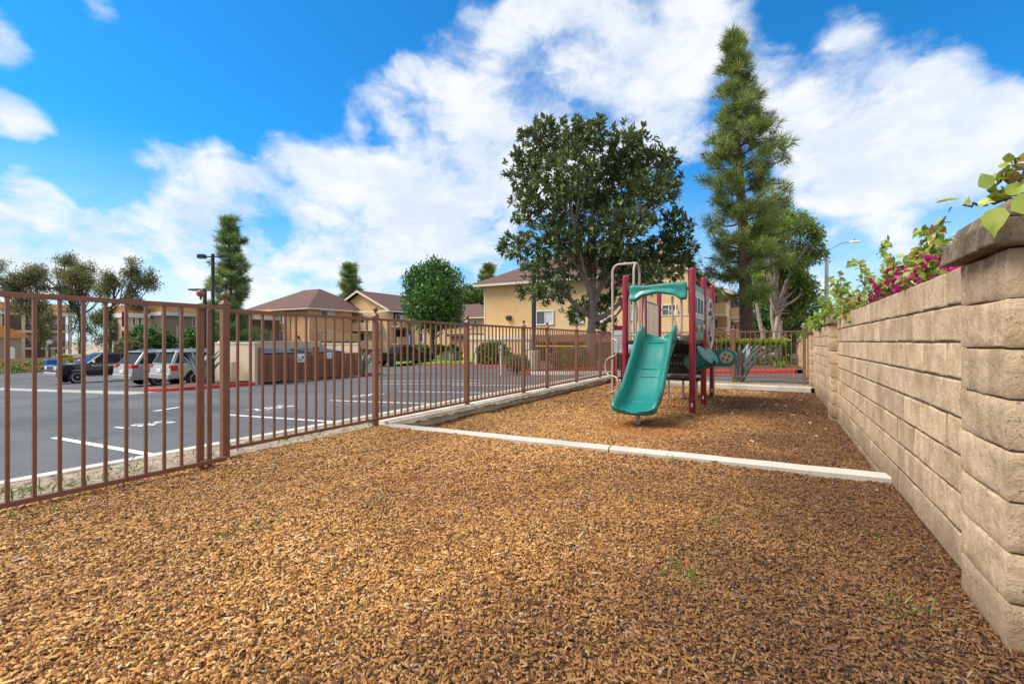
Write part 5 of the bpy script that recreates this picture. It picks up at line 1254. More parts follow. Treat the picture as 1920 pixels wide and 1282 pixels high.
hd.add(V, [(i * 8 + k, i * 8 + (k + 1) % 8, (i + 1) * 8 + (k + 1) % 8, (i + 1) * 8 + k) for i in range(4) for k in range(8)] + [tuple(range(8))[::-1], tuple(32 + k for k in range(8))]).build('lamp_head', 'white_paint', sl_, smooth=60)
MB().lathe([(.03, .13), (.035, .22), (.02, .25)], tuple(e + dv * .42), n=10).build('photocell', 'black_pole', sl_, smooth=50)
for px, py, Z, lab in ((12, 633, 60, 'white globe lamp post in front of the low house with the arched door'), (92, 641, 62, 'white globe lamp post at the corner of the dark balconied block')):
    p = at(px, py, Z); t = thing('globe_lamp', lab, 'lamp post', (p.x, p.y, -1.95), 0, 'globe lamps'); Hh = p.z + 1.95
    MB().tube([(0, 0, 0), (0, 0, Hh - .25)], .07, 8).build('pole', 'black_pole', t, smooth=50)
    MB().lathe([(.10, Hh - .30)] + [(max(.02, .34 * math.sin(a)), Hh - .34 * math.cos(a)) for a in np.linspace(.4, 3.1, 9)], n=14).build('globe', 'white_paint', t, smooth=60)
p = at(98, 694, 44); t = thing('recycling_bin', 'bright blue recycling bin beside the nose of the black pickup', 'bin', (p.x, p.y, -1.76))
MB().hexa([(-.28, -.32, .06), (.28, -.32, .06), (.28, .32, .06), (-.28, .32, .06), (-.36, -.40, 1.0), (.36, -.40, 1.0), (.36, .40, 1.0), (-.36, .40, 1.0)]).build('body', 'blue_bin', t, bevel=.03); MB().hexa([(-.39, -.43, 1.003), (.39, -.43, 1.003), (.39, .43, 1.003), (-.39, .43, 1.003), (-.33, -.40, 1.10), (.33, -.40, 1.10), (.33, .40, 1.10), (-.33, .40, 1.10)]).build('lid', 'blue_bin', t, bevel=.02)
for s in (-.24, .24): MB().lathe([(.10, -.03), (.11, 0), (.10, .03)], (-.30, s, .11), 'y', 12).build('wheel', 'tyre', t, smooth=40)
t.scale = (1.25, 1.25, 1.1)

# ------------------------------------------------------------------ buildings
class House:
    def __init__(s, name, label, cat, base): s.t = thing(name, label, cat, base); s.b = Vector(base)
    def L(s, p): return tuple(Vector(p) - s.b)
    def box(s, a, b_, nm, m, parent=None, bevel=0): 
        return MB().box(s.L(a), s.L(b_)).build(nm, m, parent or s.t, bevel=bevel)
    def window(s, face, u, z, w, h_, plane, sliding=True, m='white_trim', blind=1, depth=.10):
        """face 'S': wall facing -y at y = plane, u along x; 'E': wall facing +x at x = plane, u along y. u, z: lower left corner"""
        def P(a, dd, zz): return s.L((a, plane - dd, zz)) if face == 'S' else s.L((plane + dd, a, zz))
        def bx(q, a0, a1, d0, d1, z0, z1): p, r = P(a0, d0, z0), P(a1, d1, z1); q.box(tuple(map(min, p, r)), tuple(map(max, p, r)))
        fr = MB(); f = .09
        for (a0, a1, z0, z1) in ((u, u + w, z, z + f), (u, u + w, z + h_ - f, z + h_), (u, u + f, z + f, z + h_ - f), (u + w - f, u + w, z + f, z + h_ - f)): bx(fr, a0, a1, -.02, depth, z0, z1)
        if sliding: bx(fr, u + w / 2 - .03, u + w / 2 + .03, -.02, depth * .6, z + f, z + h_ - f)
        wo_ = fr.build('window', m, s.t)
        q = MB(); bx(q, u + f, u + (w / 2 if blind and sliding else w - f), .004, .02, z + f, z + h_ - f); q.build('pane', 'glass', wo_)
        if blind and sliding: q = MB(); bx(q, u + w / 2, u + w - f, .004, .022, z + f, z + h_ - f); q.build('pane', 'curtain', wo_)
        return wo_
    def hip(s, x0, x1, y0, y1, z, zr, over=.6, ridge='x', inset=None, nm='roof', m='roof', gable=False, fascia='trim'):
        x0 -= over; x1 += over; y0 -= over; y1 += over
        q = MB()
        if ridge == 'x':
            i = 0 if gable else (inset or (y1 - y0) / 2); ym = (y0 + y1) / 2; ra, rb = (x0 + i, ym, zr), (x1 - i, ym, zr)
        else:
            i = 0 if gable else (inset or (x1 - x0) / 2); xm = (x0 + x1) / 2; ra, rb = (xm, y0 + i, zr), (xm, y1 - i, zr)
        c = [(x0, y0, z), (x1, y0, z), (x1, y1, z), (x0, y1, z)]; V = [s.L(p) for p in c + [ra, rb]]
        F = [(0, 1, 5, 4), (1, 2, 5), (2, 3, 4, 5), (3, 0, 4)] if ridge == 'x' else [(0, 1, 4), (1, 2, 5, 4), (2, 3, 5), (3, 0, 4, 5)]
        ro = q.add(V, [f for f in F if not (gable and len(f) == 3)] + ([] if gable else [(0, 3, 2, 1)])).build(nm, m, s.t)
        md = ro.modifiers.new('thick', 'SOLIDIFY'); md.thickness = .08; md.offset = 1
        fb = MB(); T = .14
        for a, b_ in (((x0, y0), (x1, y0 + T)), ((x0, y1 - T), (x1, y1)), ((x0, y0 + T), (x0 + T, y1 - T)), ((x1 - T, y0 + T), (x1, y1 - T))): fb.box(s.L((*a, z - .30)), s.L((*b_, z - .012)))
        fb.build('fascia', fascia, ro)
        return ro
    def balcony(s, x0, x1, y0, y1, z, hgt=1.0, m='siding', cap='trim'):
        b_ = s.box((x0, y0, z - .22), (x1, y1, z), 'balcony', 'trim')
        w = .12
        for a, c in (((x0, y0), (x1, y0 + w)), ((x0, y0 + w + .002), (x0 + w, y1)), ((x1 - w, y0 + w + .002), (x1, y1))):
            MB().box(s.L((*a, z + .002)), s.L((*c, z + hgt))).build('parapet', m, b_)
            MB().box(s.L((a[0] - .03, a[1] - .03, z + hgt + .002)), s.L((c[0] + .03, c[1] + .03, z + hgt + .08))).build('parapet_cap', cap, b_)
        return b_
# A: the yellow building straight ahead, long side running away on the right
AX0, AX1, AY = -24.9, -6.0, 38.4; AE = 6.75
A = House('apartment_building', 'yellow three level apartment building with garage opening behind the magnolia', 'building', (-15.5, 42, -1.2))
A.box((AX0, AY, 1.75), (-19.6, AY + 14, AE - .05), 'wall', 'yellow_stucco')
A.box((-19.595, AY + .06, 1.75), (AX1, AY + 22, AE - .05), 'wall', 'siding')
A.box((AX0 - 1.1, AY - .9, -1.2), (x_at(996, AY - .9), AY + 12, 1.30), 'base_wall', 'buff')
A.box((AX0 - 1.2, AY - 1.0, 1.303), (x_at(996, AY - .9) + .05, AY + 13, 1.78), 'belt_course', 'trim')
gx0, gx1 = x_at(996, AY), x_at(1150, AY)
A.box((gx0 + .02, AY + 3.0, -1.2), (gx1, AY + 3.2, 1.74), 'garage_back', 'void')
A.box((gx0, AY - .6, 1.10), (gx1 + 1, AY - .3, 1.74), 'garage_beam', 'wood_brown')
A.box((gx1, AY - .1, -1.2), (AX1, AY + 12, 1.74), 'base_wall', 'siding')
for px in (1003, 1040, 1100): 
    x = x_at(px, AY + .5); A.box((x - .2, AY + .4, -1.2), (x + .2, AY + .8, 1.74), 'garage_column', 'wood_brown')
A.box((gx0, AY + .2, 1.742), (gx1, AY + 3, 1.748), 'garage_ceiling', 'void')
q = MB(); q.box(A.L((gx0 + .1, AY - .75, .68)), A.L((gx1 - 1.5, AY - .65, .80))); q.box(A.L((x_at(1032, AY) - .08, AY - .76, .82)), A.L((x_at(1032, AY) + .08, AY - .64, 1.6))); q.build('clearance_bar', 'yellow', A.t)
for (pa_, pb_, py0, py1) in ((1005, 1038, 609, 582), (1004, 1036, 545, 519), (1066, 1094, 607, 580), (1110, 1136, 605, 579), (1170, 1194, 600, 573)):
    x0, x1 = x_at(pa_, AY), x_at(pb_, AY); Zm = depth_y((pa_ + pb_) / 2, AY)
    A.window('S', x0, EYE + (641 - py0) * Zm / 873, x1 - x0, (py0 - py1) * Zm / 873, AY + .06 if x0 > -19.6 else AY)
lx = x_at(955, AY); MB().box(A.L((lx - .25, AY - .28, at(955, 600, 44).z)), A.L((lx + .25, AY - .002, at(955, 600, 44).z + .42))).build('wall_light', 'car_trim', A.t, bevel=.04)
A.box((AX0 - .02, AY - .03, 1.80), (AX0 + .10, AY - .002, AE - .3), 'downpipe', 'trim')
A.hip(AX0, AX1 - 4, AY, AY + 14, AE, 10.4, .8, 'x', inset=6.5)
# frontal balcony near the right corner, door with dark glass
bx0, bx1 = x_at(1232, AY - 1.4), x_at(1292, AY - 1.4)
A.balcony(bx0, bx1, AY - 1.5, AY + .02, at(1260, 628, 36.5).z, 1.45)
A.window('S', x_at(1240, AY), 2.1 + .0, 1.15, 2.0, AY + .06, True, blind=0)
A.box((x_at(1263, AY), AY - .1, 2.9), (x_at(1271, AY), AY + .05, 3.6), 'wall_vent', 'trim')
# long side facing the driveway, steps out unit by unit
units = [(AX1, AY + .065, 59.6), (-4.95, 59.6, 69.0), (-5.3, 69.002, 79), (-4.5, 79.002, 92)]
for k, (xf_, ya, yb) in enumerate(units):
    if k: A.box((xf_ - 9, ya, -1.2), (xf_, yb, AE - .05), 'wall', 'tan_stucco' if k == 1 else 'buff')
    n_ = max(1, round((yb - ya) / 7)); st = (yb - ya) / n_
    for j in range(n_):
        y0 = ya + j * st
        for z in (1.55, 4.2):
            A.window('E', y0 + .7, z + .9, 1.3, 1.2, xf_ + .002, True)
            if j % 2 == 0 or k: 
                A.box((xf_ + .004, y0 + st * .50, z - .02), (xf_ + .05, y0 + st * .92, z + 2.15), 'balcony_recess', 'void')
                A.balcony(xf_ + .052, xf_ + 1.25, y0 + st * .46, y0 + st * .95, z, 1.05, 'buff')
        A.window('E', y0 + .9, -.3, .8, 1.1, xf_ + .002, False)
    # gabled shed roof over each unit
    rf = MB(); o_ = .7
    V = [A.L(p) for p in ((xf_ + o_, ya - .15, AE - .1), (xf_ + o_, yb + .15, AE - .1), (xf_ - 6.5, yb + .15, AE + 2.6), (xf_ - 6.5, ya - .15, AE + 2.6))]
    V += [(x, y, z + .14) for x, y, z in V]
    ro = rf.hexa(V).build('roof', 'roof', A.t)
    q = MB(); q.box(A.L((xf_ + o_ + .004, ya - .15, AE - .22)), A.L((xf_ + o_ + .06, yb + .15, AE + .06))); q.hexa([A.L(p) for p in ((xf_ + o_, ya - .22, AE - .28), (xf_ + o_, ya - .155, AE - .28), (xf_ - 6.5, ya - .155, AE + 2.4), (xf_ - 6.5, ya - .22, AE + 2.4), (xf_ + o_, ya - .22, AE + .06), (xf_ + o_, ya - .155, AE + .06), (xf_ - 6.5, ya - .155, AE + 2.76), (xf_ - 6.5, ya - .22, AE + 2.76))]); q.build('fascia', 'trim', ro)
    if k == 0: A.box((xf_ - 6.4, ya - .02, AE - .045), (xf_ - .002, yb, AE + .0), 'wall_plate', 'buff')
    V = [A.L((xf_, ya + .01, AE - .1)), A.L((xf_ - 6.5, ya + .01, AE - .1)), A.L((xf_ - 6.5, ya + .01, AE + 2.45)), A.L((xf_, ya + .2, AE - .1)), A.L((xf_ - 6.5, ya + .2, AE - .1)), A.L((xf_ - 6.5, ya + .2, AE + 2.45))]
    MB().add(V, [(0, 1, 2), (5, 4, 3), (0, 3, 4, 1), (1, 4, 5, 2), (2, 5, 3, 0)]).build('gable_wall', 'buff', A.t)
    A.box((xf_ - 2.6, ya + 1.0, AE + .6), (xf_ - 2.1, ya + 1.5, AE + 2.7), 'chimney', 'tan_dark')
# outdoor stairs in front of the long side
for k, (yb, xo) in enumerate(((40.5, -3.6), (52.5, -3.2), (64.5, -2.6))):
    t = thing('stairway', ['nearest dark brown open stairway beside the yellow building', 'middle dark brown open stairway along the yellow building', 'farthest dark brown open stairway along the yellow building'][k], 'stairs', (xo, yb, -.3), 0, 'open stairways along the yellow building')
    for j in range(9): MB().box((-.6, j * .32, .22 + j * .21), (.6, j * .32 + .30, .28 + j * .21)).build('tread', 'stair', t)
    for s in (-.62, .62):
        MB().bar((s, -.1, .05), (s, 2.9, 2.05), .06, .26).build('stringer', 'stair', t)
        MB().bar((s, -.1, 1.05), (s, 2.9, 3.05), .07, .07).build('handrail', 'stair', t)
        for j in range(10): MB().bar((s, -.05 + j * .32, .15 + j * .215), (s, -.05 + j * .32, 1.05 + j * .215), .03).build('baluster', 'stair', t)
    MB().box((-.9, 2.9, 1.98), (.7, 4.3, 2.1)).build('landing', 'stair', t)
    for (x, y) in ((-.85, 2.95), (.65, 2.95), (-.85, 4.25), (.65, 4.25)): MB().bar((x, y, 0), (x, y, 3.0), .12).build('support', 'stair', t)
    t.rotation_euler = (0, 0, R(70))

# B: orange tan building on the left with the hip roof
B = House('apartment_building', 'orange tan apartment building with brown hip roof behind the trash enclosure', 'building', (-70, 50, -1.95))
BX, BY, BE = -61, 45.8, 6.3
BX0 = x_at(470, BY)
B.box((BX0, BY, -1.95), (BX, 54, BE), 'wall', 'tan_stucco')
xa, xb = x_at(519, BY), x_at(549, BY)
B.box((x_at(500, BY), BY - .12, -1.95), (x_at(545, BY), BY - .002, BE - .3), 'wall_bay', 'tan_dark')
for px in (503, 541):
    for (py0, py1) in ((606, 584), (642, 620)):
        pw = 11; x0 = x_at(px - 0 if px == 503 else px - 14, BY); Zm = depth_y(px, BY); B.window('S', x0, EYE + (641 - py0) * Zm / 873, 1.15, (py0 - py1) * Zm / 873, BY - .12)
for px in (487, 560):
    x = x_at(px, BY); B.box((x - .2, BY - .25, 1.65), (x + .2, BY - .003, 2.05), 'wall_light', 'car_trim')
me = text_mesh('15', .9, .05); o = link('lettering', me, 'ink', B.t); o.matrix_local = Matrix.Translation(B.L((x_at(562, BY), BY - .03, .95))) @ Matrix.Rotation(R(90), 4, 'X')
for (pa_, pb_, py0, py1) in ((601, 626, 597, 582), (602, 626, 634, 620)):
    y0, y1 = y_at(pa_, BX), y_at(pb_, BX); Zm = depth_x(613, BX); B.window('E', y0, EYE + (641 - py0) * Zm / 873, y1 - y0, (py0 - py1) * Zm / 873, BX + .003)
for py in (584, 621): 
    y0 = y_at(640, BX); z = EYE + (641 - py) * 75 / 873; B.window('E', y0, z, .85, .35, BX + .003, False)
B.box((BX + .003, y_at(596, BX), EYE + .1), (BX + 1.1, y_at(668, BX), EYE + 1.45), 'patio_wall', 'buff')
B.box((BX - .03, BY - .05, -1.9), (BX + .05, BY - .002, BE - .2), 'downpipe', 'trim')
B.hip(BX0, BX, BY, 58, BE, 9.9, .8, 'x', inset=6.2)
# C: gable wing to the right of B
Cg = House('apartment_building', 'buff gabled apartment wing with balconies, right of the hip roofed building', 'building', (-57, 60, -1.95))
CX0, CX1, CY, CE = -67, -54, 55.2, 6.2
Cg.box((CX0, CY, -1.95), (CX1, 70, CE), 'wall', 'buff')
q = MB().prism([(CX0, CE + .002), (CX1, CE + .002), ((CX0 + CX1) / 2, 9.2)], CY, 69.9, 'y'); q.v = [B_ for B_ in (tuple(Vector(v) - Cg.b) for v in q.v)]; q.build('gable_wall', 'yellow_stucco', Cg.t)
Cg.hip(CX0, CX1, CY, 70, CE, 9.6, .7, 'y', gable=True)
q = MB()
for s in (-1, 1):
    xe = (CX0 + CX1) / 2 + s * 7.2; q.hexa([Cg.L(p) for p in ((xe, CY - .76, 5.9), (xe, CY - .705, 5.9), ((CX0 + CX1) / 2, CY - .705, 9.3), ((CX0 + CX1) / 2, CY - .76, 9.3), (xe, CY - .76, 6.25), (xe, CY - .705, 6.25), ((CX0 + CX1) / 2, CY - .705, 9.66), ((CX0 + CX1) / 2, CY - .76, 9.66))])
q.build('rake_board', 'trim', Cg.t)
for z in (.9, 3.7):
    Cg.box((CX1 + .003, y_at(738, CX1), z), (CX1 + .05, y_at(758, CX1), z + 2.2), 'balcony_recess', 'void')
    y0, y1 = y_at(733, CX1), y_at(766, CX1)
    bq = Cg.box((CX1 + .052, y0, z - .25), (CX1 + 1.4, y1, z - .05), 'balcony', 'trim'); MB().box(Cg.L((CX1 + 1.28, y0, z - .048)), Cg.L((CX1 + 1.4, y1, z + 1.0))).build('parapet', 'buff', bq)
Cg.window('E', y_at(741, CX1), 4.3, 2.0, 1.3, CX1 + .055, True)
for (pa_, pb_, z) in ((676, 690, 4.1), (676, 690, 1.2)):
    x0, x1 = x_at(pa_, CY), x_at(pb_, CY); Cg.window('S', x0, z, x1 - x0, 1.4, CY - .002); Cg.balcony(x_at(665, CY), x_at(716, CY), CY - 1.4, CY - .004, z - 1.0, 1.05, 'buff')
# E: low wing in the middle distance
E = House('apartment_building', 'small tan two level wing between the round tree and the yellow building', 'building', (-44, 62, -1.95))
EX0, EX1, EYy = x_at(772, 58), x_at(916, 58), 58
E.box((EX0, EYy, -1.95), (EX1, 68, 4.9), 'wall', 'buff'); E.hip(EX0, EX1, EYy, 68, 4.9, 7.2, .7, 'x')
E.box((x_at(858, EYy), EYy - 2, -1.95), (EX1, EYy - .003, 1.9), 'porch_wall', 'tan_dark'); E.box((x_at(856, EYy), EYy - 2.6, 1.903), (EX1, EYy - .004, 2.3), 'porch_roof', 'roof')
for (pa_, pb_, z, h_) in ((786, 799, 1.0, 1.6), (864, 884, 3.1, 1.2), (888, 896, 3.2, 1.2), (822, 826, 1.6, 1.0)):
    x0, x1 = x_at(pa_, EYy), x_at(pb_, EYy); E.window('S', x0, z, x1 - x0, h_, EYy - .003, pb_ - pa_ > 10)
# D: grey tan blocks with orange mansard on the left
D = House('apartment_building', 'grey tan block with orange tile mansard and a blank end wall, behind the silver cars', 'building', (-70, 34, -1.95))
DX = -68.6
D.box((DX - 8, 29.9, -1.95), (DX, 39.5, 4.5), 'wall', 'grey_tan'); D.box((DX - 6, 27.0, -1.95), (DX - 2.6, 29.88, 4.2), 'wall', 'beige')
D.box((DX - 10, 39.52, -1.95), (DX - 2.0, 47.5, 4.5), 'wall', 'grey_tan')
D.box((DX - 9, 29.5, 4.503), (DX + .5, 47.8, 4.95), 'fascia', 'white_trim'); D.box((DX - 6.5, 26.8, 4.203), (DX - 2.2, 29.48, 4.75), 'fascia', 'white_trim')
for (x1, y0, y1, z) in ((DX + .4, 29.6, 47.7, 4.953), (DX - 2.3, 26.9, 29.4, 4.753)):
    V = [D.L(p) for p in ((x1 - 4, y0, z), (x1, y0, z), (x1, y1, z), (x1 - 4, y1, z), (x1 - 4, y0 + .3, z + 1.0), (x1 - .8, y0 + .3, z + 1.0), (x1 - .8, y1 - .3, z + 1.0), (x1 - 4, y1 - .3, z + 1.0))]
    MB().hexa(V).build('roof', 'tile', D.t)
D.box((DX + .003, y_at(306, DX), -1.9), (DX + .14, y_at(310, DX), 4.4), 'corner_trim', 'trim')
D.box((DX + .003, y_at(330, DX), -1.9), (DX + .05, y_at(341, DX), 3.2), 'wall_patch', 'beige')
for (pa_, pb_, pl) in ((258, 272, DX - 2.597), (247, 254, DX - 2.597), (360, 366, DX + .003), (374, 380, DX + .003)):
    y0, y1 = y_at(pa_, pl), y_at(pb_, pl); D.window('E', y0, 3.1, y1 - y0, 1.25, pl, pb_ - pa_ > 10)
for z in (1.2, 3.6):
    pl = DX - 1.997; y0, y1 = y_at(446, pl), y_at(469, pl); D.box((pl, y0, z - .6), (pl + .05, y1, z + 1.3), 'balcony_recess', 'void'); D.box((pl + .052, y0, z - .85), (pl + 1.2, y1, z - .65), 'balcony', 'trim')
    for k in range(12): D.box((pl + 1.14, y0 + k * (y1 - y0) / 12, z - .648), (pl + 1.18, y0 + k * (y1 - y0) / 12 + .05, z + .3), 'baluster', 'black_pole')
    D.box((pl + 1.12, y0, z + .302), (pl + 1.2, y1, z + .37), 'handrail', 'black_pole')
dd_ = MB(); 
for z in (.6, 3.0): D.box((DX - 2.597, y_at(228, DX - 2.6), z), (DX - 2.5, y_at(234, DX - 2.6), z + 1.9), 'door', 'maroon')
# F: dark balconied block far left
Fb = House('apartment_building', 'dark balconied three level block with orange roof at far left behind the trees', 'building', (-100, 24, -2.0))
FX, FY0, FY1 = -103, 10.0, y_at(133, -103)
Fb.box((FX - 9, FY0, -2), (FX - 2.2, FY1, 5.4), 'wall', 'grey_tan')
for z in (-.1, 2.6): Fb.box((FX - 2.198, FY0, z), (FX, FY1, z + .35), 'floor_slab', 'beige')
Fb.box((FX - 9.2, FY0 - .3, 5.403), (FX + .4, FY1 + .3, 5.9), 'fascia', 'white_trim')
V = [Fb.L(p) for p in ((FX - 9, FY0, 5.903), (FX + .3, FY0, 5.903), (FX + .3, FY1, 5.903), (FX - 9, FY1, 5.903), (FX - 9, FY0 + .3, 7.3), (FX - .9, FY0 + .3, 7.3), (FX - .9, FY1 - .3, 7.3), (FX - 9, FY1 - .3, 7.3))]; MB().hexa(V).build('roof', 'tile', Fb.t)
for px in (2, 45, 90, 133):
    y = y_at(px, FX)
    for z0, z1 in ((-2, -.102), (.252, 2.598), (2.952, 5.4)): Fb.box((FX - .35, y - .25, z0), (FX - .05, y + .15, z1), 'column', 'beige')
for z in (.3, 3.0):
    for (pa_, pb_) in ((4, 44), (48, 88), (94, 132)):
        y0, y1 = y_at(pa_, FX), y_at(pb_, FX)
        Fb.box((FX - .20, y0, z + .85), (FX - .10, y1, z + .93), 'handrail', 'stair')
        n_ = 16
        for k in range(n_): Fb.box((FX - .18, y0 + (y1 - y0) * k / n_, z + .0), (FX - .13, y0 + (y1 - y0) * (k + .45) / n_, z + .848), 'baluster', 'stair')
        Fb.window('E', y0 + (y1 - y0) * .15, z + .35, (y1 - y0) * .42, 1.5, FX - 2.195, True)
for pa_ in (95, 112): Fb.box((FX - .15, y_at(pa_, FX), -2), (FX + .1, y_at(pa_ + 8, FX), -.2), 'patio_wall', 'grey_tan')
# low house with arched white door at the very left edge
Hs = House('small_house', 'low grey brown house with orange tile roof and white arched door', 'house', (-82, 26, -2))
hx = -84; hy0, hy1 = y_at(-40, hx), y_at(40, hx)
Hs.box((hx - 6, hy0, -2), (hx, hy1, 1.6), 'wall', 'grey_tan')
V = [Hs.L(p) for p in ((hx + .5, hy0, 1.603), (hx + .5, hy1 + .5, 1.603), (hx - 6, hy1 + .5, 1.603), (hx - 6, hy0, 1.603), (hx + .5, hy0, 4.2), (hx + .5, hy1 + .5, 2.0), (hx - 6, hy1 + .5, 2.0), (hx - 6, hy0, 4.2))]; MB().hexa(V).build('roof', 'tile', Hs.t)
y0, y1 = y_at(15, hx), y_at(28, hx); yc = (y0 + y1) / 2; rr = (y1 - y0) / 2
MB().prism([(y0 - Hs.b.y, .0), (y1 - Hs.b.y, .0)] + [(yc - Hs.b.y + rr * math.cos(a), 2.2 + rr * math.sin(a)) for a in np.linspace(0, math.pi, 9)], hx + .003 - Hs.b.x, hx + .06 - Hs.b.x, 'x').build('door', 'white_trim', Hs.t)
o = MB().box((-66.2, 5, -2.2), (-65.9, 27.5, -.55)).build('garden_wall', 'tan_dark'); tag(o, 'low dark tan garden wall behind the clipped hedge at far left', 'wall')
p0, p1 = at(107, 668, 52), at(163, 668, 52)
t = thing('low_wall', 'low cream wall rising just behind the black pickup with the chrome grille', 'wall', (p0.x, p0.y, -1.95), math.atan2(p1.y - p0.y, p1.x - p0.x))
Lw = (p1 - p0).length; MB().box((0, -.1, 0), (Lw, .1, at(130, 665, 52).z + 1.95)).build('wall', 'cream_wall', t, bevel=.01); MB().box((-.03, -.13, at(130, 665, 52).z + 1.953), (Lw + .03, .13, at(130, 665, 52).z + 2.02)).build('wall_cap', 'trim', t)
# tiny house far beyond the wall on the right
p = at(1472, 645, 62); Rh = House('small_house', 'tiny pale house far away at the end of the block wall', 'house', (p.x, p.y, -.4))
Rh.box((p.x - 4, p.y, -.4), (p.x + 6, p.y + 6, 1.5), 'wall', 'beige'); Rh.hip(p.x - 4, p.x + 6, p.y, p.y + 6, 1.5, 3.0, .5, 'x', fascia='white_trim'); Rh.window('S', p.x - 1, 0.2, 1.2, .9, p.y - .002)

# ------------------------------------------------------------------ trees
def blobs_px(lst, Z, k=1.0, depth=None):
    """crown lobes from photograph pixels: (px, py, rx, ry[, dz])"""
    out = []
    for b in lst:
        dz = b[4] if len(b) > 4 else 0
        c = at(b[0], b[1], Z + dz); s = (Z + dz) / 873
        rx, rz = b[2] * s * k, b[3] * s * k; ry = depth or (rx + rz) / 2
        out.append((tuple(c), (rx, ry, rz)))
    return out
def clumps(blobs, k, sc, keep=.75):
    out = []
    for c, r in blobs:
        for _ in range(k):
            u = rdir(1)[0] * rng.random() ** .5 * keep
            out.append((tuple(np.array(c) + u * np.array(r)), tuple(np.array(r) * sc * rng.uniform(.7, 1.25))))
    return out
# the large magnolia
mg = at(1109, 690, 20.5); mz = island_z(mg.x, mg.y) - .05
MB_ = blobs_px([(1025, 265, 52, 42, .3), (1100, 258, 50, 38, -.4), (1178, 280, 52, 45, .4), (1238, 318, 38, 38, .2), (985, 315, 42, 36, .2), (1060, 330, 62, 55, -1.6), (1150, 345, 62, 58, 1.3), (1215, 375, 58, 50, -.6), (1000, 385, 50, 40, -.3), (1085, 405, 60, 52, 1.5), (1262, 430, 36, 34, .0), (1160, 435, 66, 52, -1.7), (1040, 450, 60, 42, -.9), (968, 462, 36, 26, .1), (1250, 480, 52, 36, .4), (1180, 500, 62, 38, 1.0), (1100, 490, 60, 40, .6), (1015, 505, 42, 28, -.7), (1275, 498, 28, 26, -.2), (1220, 520, 50, 24, -1.2), (1000, 552, 34, 18, -1.6), (1042, 548, 30, 20, -1.0), (1085, 585, 30, 24, 1.6), (1140, 560, 40, 26, 1.6), (1130, 610, 26, 18, 2.2)], 20.5)
broad_tree('magnolia_tree', 'large dark glossy magnolia with grey trunk behind the long fence', 'tree', (mg.x, mg.y, mz),
    [(mg.x, mg.y, mz), (mg.x - .02, mg.y, mz + .5), (mg.x + .0, mg.y, mz + 1.6), (mg.x + .03, mg.y, mz + 2.7)], .24, MB_, 2450, 13, .235, .098, 'leaf', 'magnolia', 'magnolia_bark', shell=.43, twig=.12, jit=.06, spread=.9, upw=.35, base_t=.50, limb_r=.30, hubs=5)
# the tall pine
pn_ = at(1401, 690, 21.6); pz = -.05; ptop = at(1375, 66, 21.6)
def reach_big(f, a):
    prof_ = [(0, .9), (.16, 1.1), (.26, 2.05), (.38, 2.15), (.50, 2.0), (.60, 2.05), (.68, 1.65), (.76, 1.15), (.82, .85), (.88, .78), (.94, .52), (1, .2)]
    for (a0, r0), (a1, r1) in zip(prof_, prof_[1:]):
        if f <= a1: r = r0 + (r1 - r0) * (f - a0) / (a1 - a0); break
    side = math.cos(a) * CS + math.sin(a) * SN
    return r * .90 * (1 + .12 * side * (1 if f < .75 else .3))
pine_tree('pine_tree', 'tallest pine, slender and tiered with a rusty trunk, right of the magnolia', (pn_.x, pn_.y, pz), tuple(ptop), .33, reach_big, 88, 9, 105, .36, .026, 'pine', low=.19, cl_r=.40)
# pines far left and behind the roofs
def cone(rb): return lambda f, a: rb * (1.12 - f) ** .8 * (1 if f > .25 else .8) + .15
b = at(436, 700, 62); pine_tree('pine_tree', 'medium pine beside the twin head lamp post on the left', (b.x, b.y, -1.95), tuple(at(429, 411, 62)), .30, lambda f, a: 4.1 * (1.02 - f) ** .75 * (.80 + .3 * math.sin(f * 40)) + .3, 60, 9, 70, .75, .075, 'pine_dark', low=.12, cl_r=.75)
b = at(655, 700, 105); pine_tree('pine_tree', 'small round topped pine rising behind the brown hip roof', (b.x, b.y, -1.95), tuple(at(655, 498, 105)), .4, lambda f, a: 3.4 * (1.04 - f) ** .5 + .2, 40, 6, 60, 1.0, .12, 'pine_dark', low=.35, cl_r=1.0)
b = at(914, 700, 95); pine_tree('pine_tree', 'narrow pale pine top behind the left end of the yellow building', (b.x, b.y, -1.95), tuple(at(914, 500, 95)), .35, lambda f, a: 2.1 * (1.04 - f) ** .35 + .3, 40, 9, 50, .7, .11, 'pine', low=.3, cl_r=.9)
